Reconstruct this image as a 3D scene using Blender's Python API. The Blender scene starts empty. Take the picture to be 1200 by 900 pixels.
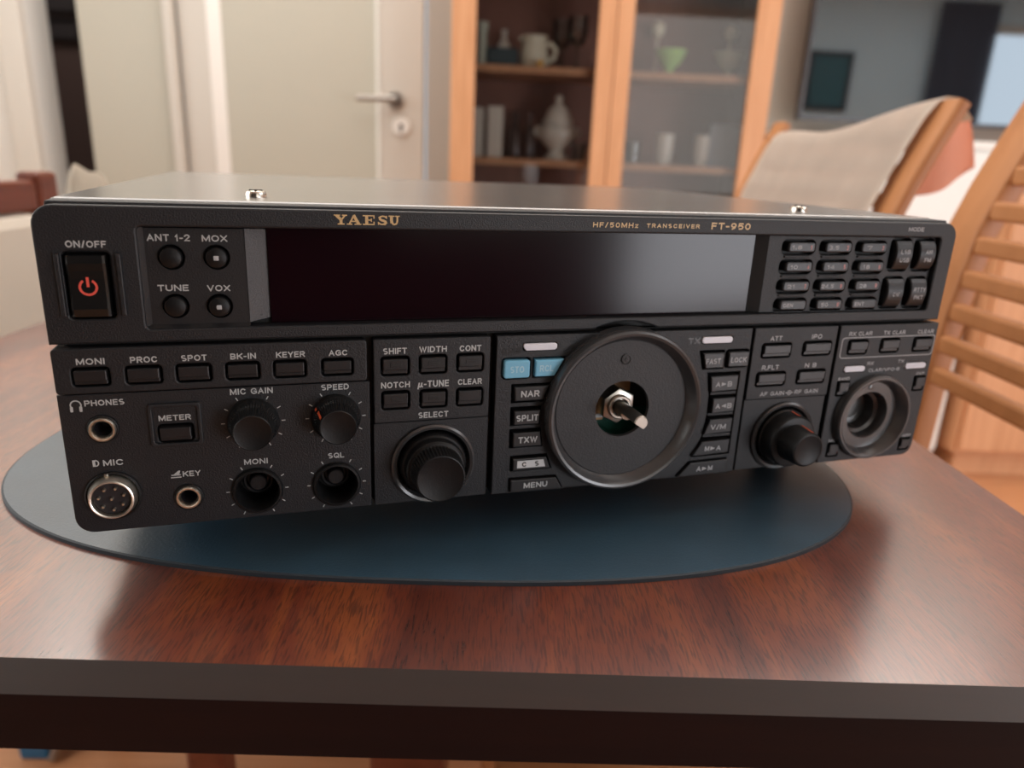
import bpy, bmesh, math, random
from mathutils import Vector, Matrix
random.seed(7)
S = bpy.context.scene
COL = S.collection
PI = math.pi

# ------------------------------------------------------------------ camera, world, lights, exposure
cd = bpy.data.cameras.new('camera'); cam = bpy.data.objects.new('camera', cd); COL.objects.link(cam)
cam.matrix_world = Matrix(((0.9989, -0.0357, -0.0294, 0.1419),
                           (-0.0175, 0.2981, -0.9544, -0.2262),
                           (0.0428, 0.9539, 0.2972, 0.9005),
                           (0, 0, 0, 1)))
cd.sensor_width = 36; cd.lens = 25.32; cd.clip_start = 0.01
cd.dof.use_dof = True; cd.dof.focus_distance = 0.258; cd.dof.aperture_fstop = 8.2
S.camera = cam
S.view_settings.view_transform = 'Standard'; S.view_settings.look = 'None'
S.view_settings.gamma = 1; S.view_settings.use_curve_mapping = False
S.view_settings.exposure = 0.0
w = bpy.data.worlds.new('world'); S.world = w; w.use_nodes = True
w.node_tree.nodes['Background'].inputs[0].default_value = (0.85, 0.92, 1, 1)
w.node_tree.nodes['Background'].inputs[1].default_value = 0.6

def area(name, loc, rot, sx, sy, power, color=(1, 1, 1)):
    l = bpy.data.lights.new(name, 'AREA'); l.shape = 'RECTANGLE'; l.size = sx; l.size_y = sy
    l.energy = power; l.color = color
    o = bpy.data.objects.new(name, l); COL.objects.link(o); o.location = loc; o.rotation_euler = rot
    return o
R90 = PI / 2
area('garden_window_daylight', (1.80, -2.46, 1.39), (R90, 0, 0), 1.28, 1.52, 7, (1, .86, .72))
area('balcony_door_daylight', (3.38, -2.46, .62), (R90, 0, 0), 1.8, 1.1, 75, (.95, .95, 1))
area('hallway_fill_light', (-1.7, 2.75, 2.4), (0, 0, 0), .4, .4, 9, (1, .85, .75))  # added fill, lifts the hallway out of black; no lamp stands there
area('window_daylight', (5.0, -2.46, 1.5), (R90, 0, 0), 1.2, 1.4, 11, (.68, .84, 1))
area('side_window_daylight', (-1.76, 0.2, 1.5), (0, -R90, 0), 1.3, 2.2, 24, (1, .97, .93))
area('ceiling_fill_light', (0.2, 1.0, 2.46), (0, 0, 0), 3.0, 1.9, 44, (1, .97, .93))  # added overhead fill that brightens the room and the table sheen, no fixture
area('living_room_fill_light', (3.6, -.5, 2.46), (0, 0, 0), 2.2, 2.2, 45, (.90, .95, 1))  # added fill for the wall mirrored in the television
area('wall_fill_light', (0.3, 1.98, 2.45), (math.radians(25), 0, 0), 3.6, .10, 22, (1, .95, .90))  # added unseen strip, brightens the upper wall that the tabletop reflects

# ------------------------------------------------------------------ materials
def mat(name, col, rough=.5, metal=0, spec=.5, coat=0, coat_rough=.1, bump=0, bscale=400, ior=None, emit=None, var=0, vscale=8, coat_ior=1.5):
    m = bpy.data.materials.new(name); m.use_nodes = True
    nt = m.node_tree; b = nt.nodes['Principled BSDF']
    b.inputs['Base Color'].default_value = (*col, 1); b.inputs['Roughness'].default_value = rough
    b.inputs['Metallic'].default_value = metal; b.inputs['Specular IOR Level'].default_value = spec
    b.inputs['Coat Weight'].default_value = coat; b.inputs['Coat Roughness'].default_value = coat_rough; b.inputs['Coat IOR'].default_value = coat_ior
    if ior: b.inputs['IOR'].default_value = ior
    if emit:
        b.inputs['Emission Color'].default_value = (*emit[:3], 1); b.inputs['Emission Strength'].default_value = emit[3]
    tc = nt.nodes.new('ShaderNodeTexCoord')
    if bump:
        n = nt.nodes.new('ShaderNodeTexNoise'); n.inputs['Scale'].default_value = bscale; n.inputs['Detail'].default_value = 3
        bp = nt.nodes.new('ShaderNodeBump'); bp.inputs['Strength'].default_value = bump; bp.inputs['Distance'].default_value = .0006
        nt.links.new(tc.outputs['Object'], n.inputs['Vector'])
        nt.links.new(n.outputs['Fac'], bp.inputs['Height']); nt.links.new(bp.outputs['Normal'], b.inputs['Normal'])
    if var:
        n = nt.nodes.new('ShaderNodeTexNoise'); n.inputs['Scale'].default_value = vscale; n.inputs['Detail'].default_value = 4
        r = nt.nodes.new('ShaderNodeValToRGB')
        r.color_ramp.elements[0].position = .3; r.color_ramp.elements[1].position = .7
        r.color_ramp.elements[0].color = (*[c * (1 - var) for c in col], 1); r.color_ramp.elements[1].color = (*[min(1, c * (1 + var)) for c in col], 1)
        nt.links.new(tc.outputs['Object'], n.inputs['Vector'])
        nt.links.new(n.outputs['Fac'], r.inputs['Fac']); nt.links.new(r.outputs['Color'], b.inputs['Base Color'])
    return m

def wood(name, c1, c2, c3, scale=(40, 3, 40), rough=.4, spec=.5, coat=0, coat_rough=.2, pores=.0, distort=1.5, coat_ior=1.5):
    m = bpy.data.materials.new(name); m.use_nodes = True
    nt = m.node_tree; L = nt.links; b = nt.nodes['Principled BSDF']
    tc = nt.nodes.new('ShaderNodeTexCoord'); mp = nt.nodes.new('ShaderNodeMapping'); mp.inputs['Scale'].default_value = scale
    L.new(tc.outputs['Object'], mp.inputs['Vector'])
    n1 = nt.nodes.new('ShaderNodeTexNoise'); n1.inputs['Scale'].default_value = 1; n1.inputs['Detail'].default_value = 6
    n1.inputs['Distortion'].default_value = distort; n1.inputs['Roughness'].default_value = .62
    L.new(mp.outputs['Vector'], n1.inputs['Vector'])
    r = nt.nodes.new('ShaderNodeValToRGB'); e = r.color_ramp.elements
    e[0].position = .3; e[0].color = (*c1, 1); e[1].position = .72; e[1].color = (*c3, 1)
    k = e.new(.5); k.color = (*c2, 1)
    L.new(n1.outputs['Fac'], r.inputs['Fac'])
    out = r.outputs['Color']
    if pores:
        mp2 = nt.nodes.new('ShaderNodeMapping'); mp2.inputs['Scale'].default_value = (scale[0] * 48, scale[1] * 34, scale[2] * 24)
        L.new(tc.outputs['Object'], mp2.inputs['Vector'])
        n2 = nt.nodes.new('ShaderNodeTexNoise'); n2.inputs['Scale'].default_value = 1; n2.inputs['Detail'].default_value = 2
        n2.inputs['Distortion'].default_value = .6
        L.new(mp2.outputs['Vector'], n2.inputs['Vector'])
        r2 = nt.nodes.new('ShaderNodeValToRGB'); r2.color_ramp.elements[0].position = .36; r2.color_ramp.elements[1].position = .52
        v = 1 - pores; r2.color_ramp.elements[0].color = (v, v, v, 1)
        L.new(n2.outputs['Fac'], r2.inputs['Fac'])
        mx = nt.nodes.new('ShaderNodeMix'); mx.data_type = 'RGBA'; mx.blend_type = 'MULTIPLY'; mx.inputs[0].default_value = 1
        L.new(out, mx.inputs[6]); L.new(r2.outputs['Color'], mx.inputs[7]); out = mx.outputs[2]
        bp = nt.nodes.new('ShaderNodeBump'); bp.inputs['Strength'].default_value = .25; bp.inputs['Distance'].default_value = .0004
        L.new(n2.outputs['Fac'], bp.inputs['Height']); L.new(bp.outputs['Normal'], b.inputs['Normal'])
    L.new(out, b.inputs['Base Color'])
    b.inputs['Roughness'].default_value = rough; b.inputs['Specular IOR Level'].default_value = spec
    b.inputs['Coat Weight'].default_value = coat; b.inputs['Coat Roughness'].default_value = coat_rough; b.inputs['Coat IOR'].default_value = coat_ior
    return m

def pane_mat(name, tint, refl=.07, rough=.0):
    m = bpy.data.materials.new(name); m.use_nodes = True; nt = m.node_tree; L = nt.links
    nt.nodes.remove(nt.nodes['Principled BSDF'])
    t = nt.nodes.new('ShaderNodeBsdfTransparent'); t.inputs[0].default_value = (*tint, 1)
    g = nt.nodes.new('ShaderNodeBsdfGlossy'); g.inputs['Roughness'].default_value = rough
    f = nt.nodes.new('ShaderNodeFresnel'); f.inputs[0].default_value = 1.6
    a = nt.nodes.new('ShaderNodeMath'); a.operation = 'MULTIPLY'; a.inputs[1].default_value = refl / .053
    L.new(f.outputs[0], a.inputs[0])
    x = nt.nodes.new('ShaderNodeMixShader'); L.new(a.outputs[0], x.inputs[0]); L.new(t.outputs[0], x.inputs[1]); L.new(g.outputs[0], x.inputs[2])
    L.new(x.outputs[0], nt.nodes['Material Output'].inputs[0])
    return m

M = dict(
    panel=mat('textured_black_plastic', (.0110, .0118, .0142), .47, spec=.46, bump=.35, bscale=1800),
    panel2=mat('black_plastic', (.013, .0133, .015), .42, bump=.2, bscale=1800),
    recess=mat('recess_black', (.008, .008, .008), .6),
    grey_strip=mat('lit_bevel_plastic', (.05, .05, .053), .42, bump=.4, bscale=1800),
    knob=mat('knob_black', (.007, .007, .0075), .42, spec=.28, bump=.1, bscale=1500),
    button=mat('button_black', (.012, .012, .0135), .38, spec=.5, bump=.1, bscale=1500),
    print=mat('grey_print', (.46, .48, .48), .6),
    print_dim=mat('pale_print', (.42, .43, .44), .6),
    gold=mat('gold_print', (.66, .46, .22), .45),
    red=mat('red_print', (.75, .10, .07), .5),
    orange=mat('orange_print', (.62, .09, .03), .5),
    dark_print=mat('black_print', (.006, .006, .006), .3),
    blue=mat('pale_blue_button', (.19, .50, .70), .35),
    white_btn=mat('white_label', (.60, .62, .63), .4),
    lens=mat('frosted_lens', (.78, .79, .86), .35),
    screen=mat('display_glass', (.009, .002, .004), .15, spec=.21, coat=0),
    cover=mat('case_paint', (.040, .039, .036), .30, spec=.62, coat=1, coat_rough=.24, coat_ior=1.9, bump=.1, bscale=2500),
    steel=mat('polished_steel', (.80, .77, .70), .22, 1),
    nickel=mat('nickel', (.88, .84, .74), .32, 1),
    shaft=mat('shaft_steel', (.42, .40, .36), .3, 1),
    dial=mat('dial_grey', (.036, .036, .038), .5, spec=.4, bump=.25, bscale=1500),
    ring=mat('ring_gloss', (.045, .045, .047), .27, spec=.8),
    rubber=mat('rubber', (.012, .012, .012), .7),
    pcb=mat('pcb_green', (.02, .12, .09), .4),
    copper=mat('copper_board', (.55, .30, .13), .4),
    felt=mat('mat_blue', (.032, .076, .115), .36, spec=.8, coat=.6, coat_rough=.35, coat_ior=1.7, bump=.3, bscale=900, var=.12, vscale=30),
    mat_edge=mat('mat_edge', (.02, .03, .04), .6),
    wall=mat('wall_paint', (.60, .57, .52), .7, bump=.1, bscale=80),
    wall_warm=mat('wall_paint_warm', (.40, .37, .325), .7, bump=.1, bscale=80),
    wall_cool=mat('wall_paint_cool', (.50, .64, .70), .7), wall_dark=mat('dark_reflection_wall', (.03, .03, .032), .7),  # wall_dark is an added dark surface for the radio to reflect
    white=mat('white_paint', (.60, .565, .50), .4),
    trimw=mat('casing_paint', (.72, .69, .62), .4),
    door=mat('door_paint', (.48, .46, .38), .45),
    bright=mat('white_lacquer', (.86, .85, .80), .4),
    dim=mat('dim_print', (.03, .028, .032), .6),
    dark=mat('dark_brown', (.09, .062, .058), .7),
    darker=mat('black_brown', (.012, .010, .012), .6),
    ceil=mat('ceiling_paint', (.86, .85, .82), .8),
    metal=mat('brushed_metal', (.36, .33, .30), .38, 1),
    linen=mat('grey_linen', (.66, .57, .49), .9, bump=.5, bscale=300, var=.05, vscale=18),
    peach=mat('peach_cotton', (.85, .47, .34), .9, bump=.3, bscale=250),
    cream=mat('cream_cotton', (.72, .66, .56), .9, bump=.3, bscale=250),
    ceramic=mat('cream_ceramic', (.82, .78, .60), .25),
    whiteware=mat('white_ceramic', (.82, .78, .68), .25),
    green=mat('green_glass', (.50, .85, .28), .2),
    celadon=mat('celadon_ceramic', (.55, .60, .48), .3),
    teal=mat('teal_dark', (.02, .05, .06), .5),
    paleblue=mat('pale_blue_reflection', (.36, .42, .50), .6),
    amber=mat('amber', (.85, .50, .12), .2),
    brown=mat('brown_glass', (.06, .03, .022), .2),
    tv=mat('television_glass', (.004, .004, .005), .03, ior=3.0),
    tvframe=mat('television_bezel', (.05, .05, .055), .35),
    picture=mat('dark_teal_picture', (.02, .10, .12), .5),
    curtain=mat('dark_curtain', (.15, .17, .22), .9),
    bluebox=mat('blue_plastic', (.02, .16, .34), .4),
    glass=pane_mat('clear_glass', (.93, .95, .93), .05),
    pane=pane_mat('cabinet_glass', (.97, .97, .97), .06),
)
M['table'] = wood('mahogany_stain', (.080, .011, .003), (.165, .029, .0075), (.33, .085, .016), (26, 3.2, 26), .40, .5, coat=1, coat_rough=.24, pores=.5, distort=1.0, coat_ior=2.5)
M['table_edge'] = wood('mahogany_edge_shaded', (.010, .005, .005), (.014, .007, .006), (.02, .009, .008), (4, 30, 60), .36, .6, coat=.5, coat_rough=.4, coat_ior=1.7)  # darkened wood, shade on the camera side is part of the colour
M['table_side'] = wood('mahogany_side_shaded', (.009, .004, .0045), (.012, .005, .0055), (.016, .006, .006), (4, 30, 60), .55, .12)  # near black, the front face's shade is put into the colour
M['pine'] = wood('oiled_pine', (.41, .17, .062), (.47, .20, .076), (.52, .23, .092), (14, 14, 3), .45, .4)
M['pine_cab'] = wood('cabinet_pine', (.58, .285, .135), (.65, .33, .165), (.71, .38, .20), (30, 30, 2), .45, .4)
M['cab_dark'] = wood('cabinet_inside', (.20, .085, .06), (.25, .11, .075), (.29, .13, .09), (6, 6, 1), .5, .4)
M['floor'] = wood('floor_laminate', (.44, .20, .09), (.51, .235, .11), (.58, .275, .13), (3, 30, 3), .35, .5)
M['mahogany'] = wood('chair_mahogany', (.12, .028, .014), (.16, .04, .02), (.20, .055, .03), (30, 4, 30), .35, .5)

# ------------------------------------------------------------------ mesh helpers
def obj(name, bm, m, parent=None, smooth=None, shift=None):
    me = bpy.data.meshes.new(name)
    bmesh.ops.recalc_face_normals(bm, faces=bm.faces)
    bm.to_mesh(me); bm.free()
    for x in (m if isinstance(m, (list, tuple)) else [m]): me.materials.append(x)
    if smooth is not None:
        for p in me.polygons: p.use_smooth = True
        me.set_sharp_from_angle(angle=math.radians(smooth))
    o = bpy.data.objects.new(name, me); COL.objects.link(o)
    if parent is not None: o.parent = parent
    return o
def thing(name, label, cat, loc=(0, 0, 0), rz=0, group=None):
    o = bpy.data.objects.new(name, None); COL.objects.link(o); o.empty_display_size = .05
    o.location = loc; o.rotation_euler = (0, 0, rz); o['label'] = label; o['category'] = cat
    if group: o['group'] = group
    return o
def tag(o, label, cat, group=None):
    o['label'] = label; o['category'] = cat
    if group: o['group'] = group
    return o
def struct(name, bm, m, parent=None, smooth=None):
    o = obj(name, bm, m, parent, smooth)
    if parent is None: o['kind'] = 'structure'
    return o
def box(bm, x0, x1, y0, y1, z0, z1, bev=0, mi=0, seg=2):
    r = bmesh.ops.create_cube(bm, size=1)
    for v in r['verts']:
        v.co = Vector((x0 + (v.co.x + .5) * (x1 - x0), y0 + (v.co.y + .5) * (y1 - y0), z0 + (v.co.z + .5) * (z1 - z0)))
    fs = set(f for v in r['verts'] for f in v.link_faces)
    for f in fs: f.material_index = mi
    if bev:
        es = list(set(e for f in fs for e in f.edges))
        bmesh.ops.bevel(bm, geom=es, offset=bev, segments=seg, affect='EDGES', profile=.5)
    return bm
def nb(): return bmesh.new()
def bx(*a, **k): return box(nb(), *a, **k)
def lathe_z(bm, prof, c=(0, 0, 0), n=40, mi=0):
    """prof [(r,z)] about a vertical axis"""
    rings = []
    for r, z in prof:
        if r < 1e-6: rings.append([bm.verts.new((c[0], c[1], c[2] + z))])
        else: rings.append([bm.verts.new((c[0] + r * math.cos(2 * PI * i / n), c[1] + r * math.sin(2 * PI * i / n), c[2] + z)) for i in range(n)])
    for a, b in zip(rings, rings[1:]):
        for i in range(n):
            j = (i + 1) % n
            q = [a[i % len(a)], a[j % len(a)], b[j % len(b)], b[i % len(b)]]
            q = list(dict.fromkeys(q))
            if len(q) > 2:
                f = bm.faces.new(q); f.material_index = mi
    return bm
def sweep(bm, pts, section, mi=0, up=Vector((0, 1, 0))):
    """sweep a closed 2D section [(a,b)] along pts; a along up, b along (tangent x up)"""
    rings = []
    for i, p in enumerate(pts):
        p = Vector(p); t = (Vector(pts[min(i + 1, len(pts) - 1)]) - Vector(pts[max(i - 1, 0)])).normalized()
        s = t.cross(up).normalized(); u = s.cross(t).normalized()
        rings.append([bm.verts.new(p + u * a + s * b) for a, b in section])
    n = len(section)
    for a, b in zip(rings, rings[1:]):
        for i in range(n): bm.faces.new((a[i], a[(i + 1) % n], b[(i + 1) % n], b[i])).material_index = mi
    bm.faces.new(rings[0]).material_index = mi; bm.faces.new(rings[-1][::-1]).material_index = mi
    return bm
def circ_section(r, n=10): return [(r * math.cos(2 * PI * i / n), r * math.sin(2 * PI * i / n)) for i in range(n)]
def rrect2(a, b, r, n=4):
    out = []
    for cx, cy, t0 in ((a - r, b - r, 0), (-a + r, b - r, 90), (-a + r, -b + r, 180), (a - r, -b + r, 270)):
        for k in range(n + 1):
            t = math.radians(t0 + 90 * k / n); out.append((cx + r * math.cos(t), cy + r * math.sin(t)))
    return out

# ================================================================== the room
WY = 2.2
LX, RX, BY, CZ = -1.7, 5.9, -2.4, 2.5
struct('floor', bx(LX - .9, RX + .1, BY - .12, WY + 1.3, -.06, 0), M['floor'])
struct('ceiling', bx(LX - .9, RX + .1, BY - .12, WY + 1.3, CZ, CZ + .06), M['ceil'])
bm = nb()     # back wall with a doorway and a door recess
box(bm, -1.30, -1.135, WY, WY + .12, 2.05, CZ)
box(bm, -1.135, -.86, WY, WY + .12, 0, CZ); box(bm, -.86, -.09, WY, WY + .12, 2.06, CZ)
box(bm, -.09, RX + .1, WY, WY + .12, 0, CZ)
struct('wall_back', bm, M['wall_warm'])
bm = nb()
box(bm, LX - .12, LX, BY, -.95, 0, CZ); box(bm, LX - .12, LX, 1.35, WY, 0, CZ); box(bm, LX - .12, LX, -.95, 1.35, 0, .85); box(bm, LX - .12, LX, -.95, 1.35, 2.15, CZ)
struct('wall_left', bm, M['wall'])
struct('wall_right', bx(RX, RX + .1, BY, WY, 0, CZ), M['wall'])
bm = nb()
box(bm, LX, 1.15, BY - .12, BY, 0, CZ, 0, 1); box(bm, 2.8, 4.4, BY - .12, BY, 1.18, CZ); box(bm, 4.3, 4.4, BY - .12, BY, 0, 1.18); box(bm, 2.45, 4.3, BY - .12, BY, 0, .07); box(bm, 5.6, RX, BY - .12, BY, 0, CZ)
box(bm, 1.15, 2.8, BY - .12, BY, 2.15, CZ); box(bm, 1.15, 2.45, BY - .12, BY, 0, .62, 0, 1); box(bm, 2.45, 2.8, BY - .12, BY, 1.18, 2.15)
box(bm, 4.4, 5.6, BY - .12, BY, 2.2, CZ); box(bm, 4.4, 5.6, BY - .12, BY, 0, .8)
struct('wall_front', bm, [M['wall_cool'], M['wall_dark']])  # dark stretch is added to darken what the radio's panel reflects
# window frames
def win_frame(name, bm): return struct(name, bm, M['white'])
bm = nb()
for a in (1.15, 2.39): box(bm, a, a + .06, BY - .09, BY - .03, .62, 2.15)
box(bm, 1.15, 2.45, BY - .09, BY - .03, .62, .69); box(bm, 1.15, 2.45, BY - .09, BY - .03, 2.08, 2.15)
win_frame('window_3', bm)
bm = nb()
for a in (2.45, 4.24): box(bm, a, a + .06, BY - .09, BY - .03, .07, 1.18)
box(bm, 2.45, 4.3, BY - .09, BY - .03, .07, .14); box(bm, 2.45, 4.3, BY - .09, BY - .03, 1.11, 1.18)
win_frame('door_2', bm)
bm = nb()
for a in (4.4, 4.97, 5.54): box(bm, a, a + .06, BY - .09, BY - .03, .8, 2.2)
box(bm, 4.4, 5.6, BY - .09, BY - .03, .8, .87); box(bm, 4.4, 5.6, BY - .09, BY - .03, 2.13, 2.2)
win_frame('window_1', bm)
bm = nb()
for a in (-.95, .17, 1.29): box(bm, LX - .09, LX - .03, a, a + .06, .85, 2.15)
box(bm, LX - .09, LX - .03, -.95, 1.35, .85, .92); box(bm, LX - .09, LX - .03, -.95, 1.35, 2.08, 2.15)
win_frame('window_2', bm)
# dark hallway beyond the doorway
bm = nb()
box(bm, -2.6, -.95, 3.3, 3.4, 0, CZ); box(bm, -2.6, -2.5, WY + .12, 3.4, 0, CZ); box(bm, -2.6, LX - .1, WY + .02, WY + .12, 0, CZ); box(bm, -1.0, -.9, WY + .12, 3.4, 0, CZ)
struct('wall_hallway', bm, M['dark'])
# doorway casing and trims on the back wall
struct('wall_back_left', bx(LX - .1, -1.30, WY, WY + .12, 0, CZ), M['bright'])
struct('trim_1', bx(-1.375, -1.30, WY - .03, WY, 0, 2.1, .004), M['trimw'])
struct('trim_2', bx(-1.139, -.876, WY - .012, WY, 0, 2.1, .003), M['door'])
struct('trim_3', bx(-.878, -.848, WY - .035, WY, 0, 2.12, .006), M['white'])
struct('baseboard_back', bx(-.05, 3.5, WY - .015, WY, 0, .08, .003), M['white'])
# closed white door with a long plain panel
d = thing('door_1', 'pale closed interior door with lever handle left of the glass cabinet', 'door', (-.47, WY, 0)); d['kind'] = 'structure'
bm = nb()
X0, X1 = -.845, -.10
def dx(v): return v + .47
box(bm, dx(X0), dx(-.757), .0, .04, 0, 2.05, .003); box(bm, dx(-.237), dx(X1), .0, .04, 0, 2.05, .003)
box(bm, dx(-.757), dx(-.237), .0, .04, 1.90, 2.05); box(bm, dx(-.757), dx(-.237), .0, .04, 0, .2)
obj('door_leaf', bm, M['white'], d)
bm = nb()
box(bm, dx(-.757), dx(-.237), .022, .034, .2, 1.9)
obj('door_panel', bm, M['door'], d)
bm = nb()   # sloped moulding round the panel
def quad(bm, *p): return bm.faces.new([bm.verts.new(q) for q in p])
for xa, xb in ((-.757, -.722), (-.237, -.252)):
    a, b_ = dx(xa), dx(xb)
    vs = [(a, -.004, .2), (b_, .022, .2), (a, .022, .2), (a, -.004, 1.9), (b_, .022, 1.9), (a, .022, 1.9)]
    v = [bm.verts.new(q) for q in vs]
    for f in ((0, 1, 4, 3), (1, 2, 5, 4), (0, 3, 5, 2), (0, 2, 1), (3, 4, 5)): bm.faces.new([v[i] for i in f])
obj('door_moulding', bm, M['bright'], d)  # whiter than the rest of the door: light on the bevel is coloured in
h = nb()
def cyl_y(bm, x, z, y0, y1, r, n=24, mi=0):
    sweep(bm, [(x, y0, z), (x, y1, z)], circ_section(r, n), mi, up=Vector((0, 0, 1)))
cyl_y(h, dx(-.187), 1.062, -.012, .0, .024)
cyl_y(h, dx(-.187), 1.062, -.055, -.01, .010)
sweep(h, [(dx(-.180), -.052, 1.062), (dx(-.24), -.054, 1.062), (dx(-.300), -.048, 1.061)], circ_section(.009, 12), up=Vector((0, 0, 1)))
obj('door_handle', h, M['metal'], d, 40)
k = nb(); cyl_y(k, dx(-.170), .986, -.010, .0, .027)
obj('lock_rosette', k, M['bright'], d, 40)
k = nb(); cyl_y(k, dx(-.170), .986, -.012, -.009, .007); box(k, dx(-.173), dx(-.167), -.012, -.009, .966, .986)
obj('keyhole', k, M['darker'], d)
# dark framed picture in the hallway
for z_, t in ((1.475, 'upper of two dark framed pictures in the dim hallway behind the open doorway'), (1.365, 'lower of two dark framed pictures in the dim hallway behind the open doorway')):
    p = thing('picture_frame', t, 'picture', (-1.80, 3.3, z_), group='dark pictures in the hallway')
    bm = nb()
    for a_ in ((-.085, .085, -.045, -.035), (-.085, .085, .035, .045), (-.085, -.072, -.045, .045), (.072, .085, -.045, .045)): box(bm, a_[0], a_[1], -.02, 0, a_[2], a_[3])
    obj('frame', bm, M['darker'], p)
    obj('picture_print', bx(-.072, .072, -.012, -.002, -.035, .035), M['dim'], p)

# ------------------------------------------------------------------ things seen only as reflections in the television
p = thing('picture_frame', 'dark teal picture mirrored in the television screen', 'picture', (3.02, BY, 1.68))
obj('frame', (lambda b: (box(b, -.19, .19, 0, .03, -.24, -.21), box(b, -.19, .19, 0, .03, .21, .24), box(b, -.19, -.16, 0, .03, -.24, .24), box(b, .16, .19, 0, .03, -.24, .24), b)[-1])(nb()), M['darker'], p)
obj('picture_print', bx(-.16, .16, .002, .015, -.21, .21), M['picture'], p)
bm = nb()
pts = [(3.87 + .5 * i / 40, BY + .08 + .03 * math.sin(i * 1.3)) for i in range(41)]
va = [bm.verts.new((x, y, 1.2)) for x, y in pts]; vb = [bm.verts.new((x, y, 2.35)) for x, y in pts]
for i in range(40): bm.faces.new((va[i], va[i + 1], vb[i + 1], vb[i]))
bmesh.ops.solidify(bm, geom=bm.faces[:], thickness=.004)
tag(obj('curtain', bm, M['curtain'], None, 60), 'dark curtain beside a bright window, mirrored in the television screen', 'curtain')

# ================================================================== glass cabinet
CY = 1.9
cb = thing('display_cabinet', 'pine display cabinet with two glazed doors and a dark interior', 'cabinet', (.445, CY, 0))
def cx_(v): return v - .445
CT = 1.95
bm = nb()
box(bm, cx_(.003), cx_(.025), .022, .29, 0, CT); box(bm, cx_(.865), cx_(.887), .022, .29, 0, CT)
box(bm, cx_(.003), cx_(.887), .022, .29, CT - .025, CT); box(bm, cx_(.025), cx_(.865), .022, .29, .06, .085); box(bm, cx_(.025), cx_(.865), .04, .05, 0, .06)
obj('carcass', bm, M['pine_cab'], cb)
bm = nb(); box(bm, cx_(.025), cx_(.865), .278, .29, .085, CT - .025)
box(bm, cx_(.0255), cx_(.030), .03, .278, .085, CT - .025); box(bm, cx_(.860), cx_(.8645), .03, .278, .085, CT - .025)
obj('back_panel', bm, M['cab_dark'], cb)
for z in (.905, 1.152, 1.42, 1.68, .62, .35):
    obj('shelf', bx(cx_(.030), cx_(.860), .05, .278, z - .02, z, .002), M['pine_cab'], cb)
def cab_door(xa, xb, wl, wr, hinge):
    bm = nb(); z0, z1 = .09, CT - .005
    box(bm, cx_(xa), cx_(xa + wl), 0, .021, z0, z1, .003); box(bm, cx_(xb - wr), cx_(xb), 0, .021, z0, z1, .003)
    box(bm, cx_(xa + wl), cx_(xb - wr), .001, .020, z1 - .06, z1); box(bm, cx_(xa + wl), cx_(xb - wr), .001, .020, z0, z0 + .06)
    dr = obj('door', bm, M['pine_cab'], cb)
    obj('glass_pane', bx(cx_(xa + wl - .004), cx_(xb - wr + .004), .009, .012, z0 + .055, z1 - .055), M['pane'], dr)
    kb = nb(); kx = cx_(xb - .022 if hinge == 'l' else xa + .022)
    lathe_z(kb, [(0, .02), (.009, .018), (.011, .012), (.006, .004), (.006, 0)])
    bmesh.ops.rotate(kb, verts=kb.verts, matrix=Matrix.Rotation(R90, 3, 'X'), cent=(0, 0, 0))
    bmesh.ops.translate(kb, verts=kb.verts, vec=(kx, 0, .70))
    obj('knob', kb, M['pine_cab'], dr, 40)
cab_door(.003, .4455, .0655, .047, 'l')
cab_door(.4475, .887, .045, .064, 'r')
# crockery, lathe built
def ware(name, label, cat, prof, loc, m, extra=None, group=None, parts=()):
    b = lathe_z(nb(), prof)
    if extra: extra(b)
    o = obj(name, b, m, None, 50); o.location = loc
    tag(o, label, cat, group)
    return o
SY = CY + .14
def jug_handle(b):
    sweep(b, [(.028, 0, .066), (.05, 0, .07), (.062, 0, .055), (.058, 0, .033), (.040, 0, .022), (.028, 0, .024)], circ_section(.006, 10), up=Vector((0, 1, 0)))
    box(b, -.045, -.025, -.008, .008, .075, .086, .004)
ware('jug', 'cream ceramic jug with side handle on the upper cabinet shelf', 'jug',
     [(0, 0), (.03, 0), (.038, .012), (.041, .035), (.036, .06), (.033, .078), (.037, .088), (.034, .088), (.030, .076), (0, .02)], (.233, SY, 1.152), M['ceramic'], jug_handle)
ware('ornament', 'small round amber ornament in front of the cream jug', 'ornament', [(0, 0), (.008, .001), (.0115, .009), (.0085, .018), (.003, .021), (0, .022)], (.248, CY + .075, 1.152), M['amber'])
tag(obj('box', bx(.096, .186, SY - .04, SY + .06, 1.152, 1.202, .003), M['teal']), 'dark low box left of the cream jug on the upper shelf', 'box')
ware('vase', 'narrow pale glass vase at the far left of the upper shelf', 'vase', [(0, 0), (.014, 0), (.015, .03), (.012, .08), (.017, .115), (.015, .115), (.010, .08), (0, .01)], (.083, SY - .02, 1.152), M['celadon'])
ware('bottle', 'short brown bottle behind the dark box on the upper shelf', 'bottle', [(0, 0), (.02, 0), (.022, .05), (.018, .075), (.008, .09), (.008, .115), (0, .116)], (.145, SY + .09, 1.152), M['whiteware'])
G = [(0, 0), (.026, 0), (.026, .003), (.004, .008), (.0035, .06), (.02, .075), (.028, .10), (.027, .145), (.0255, .145), (.026, .10), (.018, .078), (0, .068)]
for gx, gy, t in ((.315, .20, 'tall clear wine glass just right of the cream jug'), (.355, .13, 'tall clear wine glass nearest the middle stile on the upper left shelf')):
    ware('wine_glass', t, 'glass', G, (gx, CY + gy, 1.152), M['glass'], group='wine glasses on the upper shelf')
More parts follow.
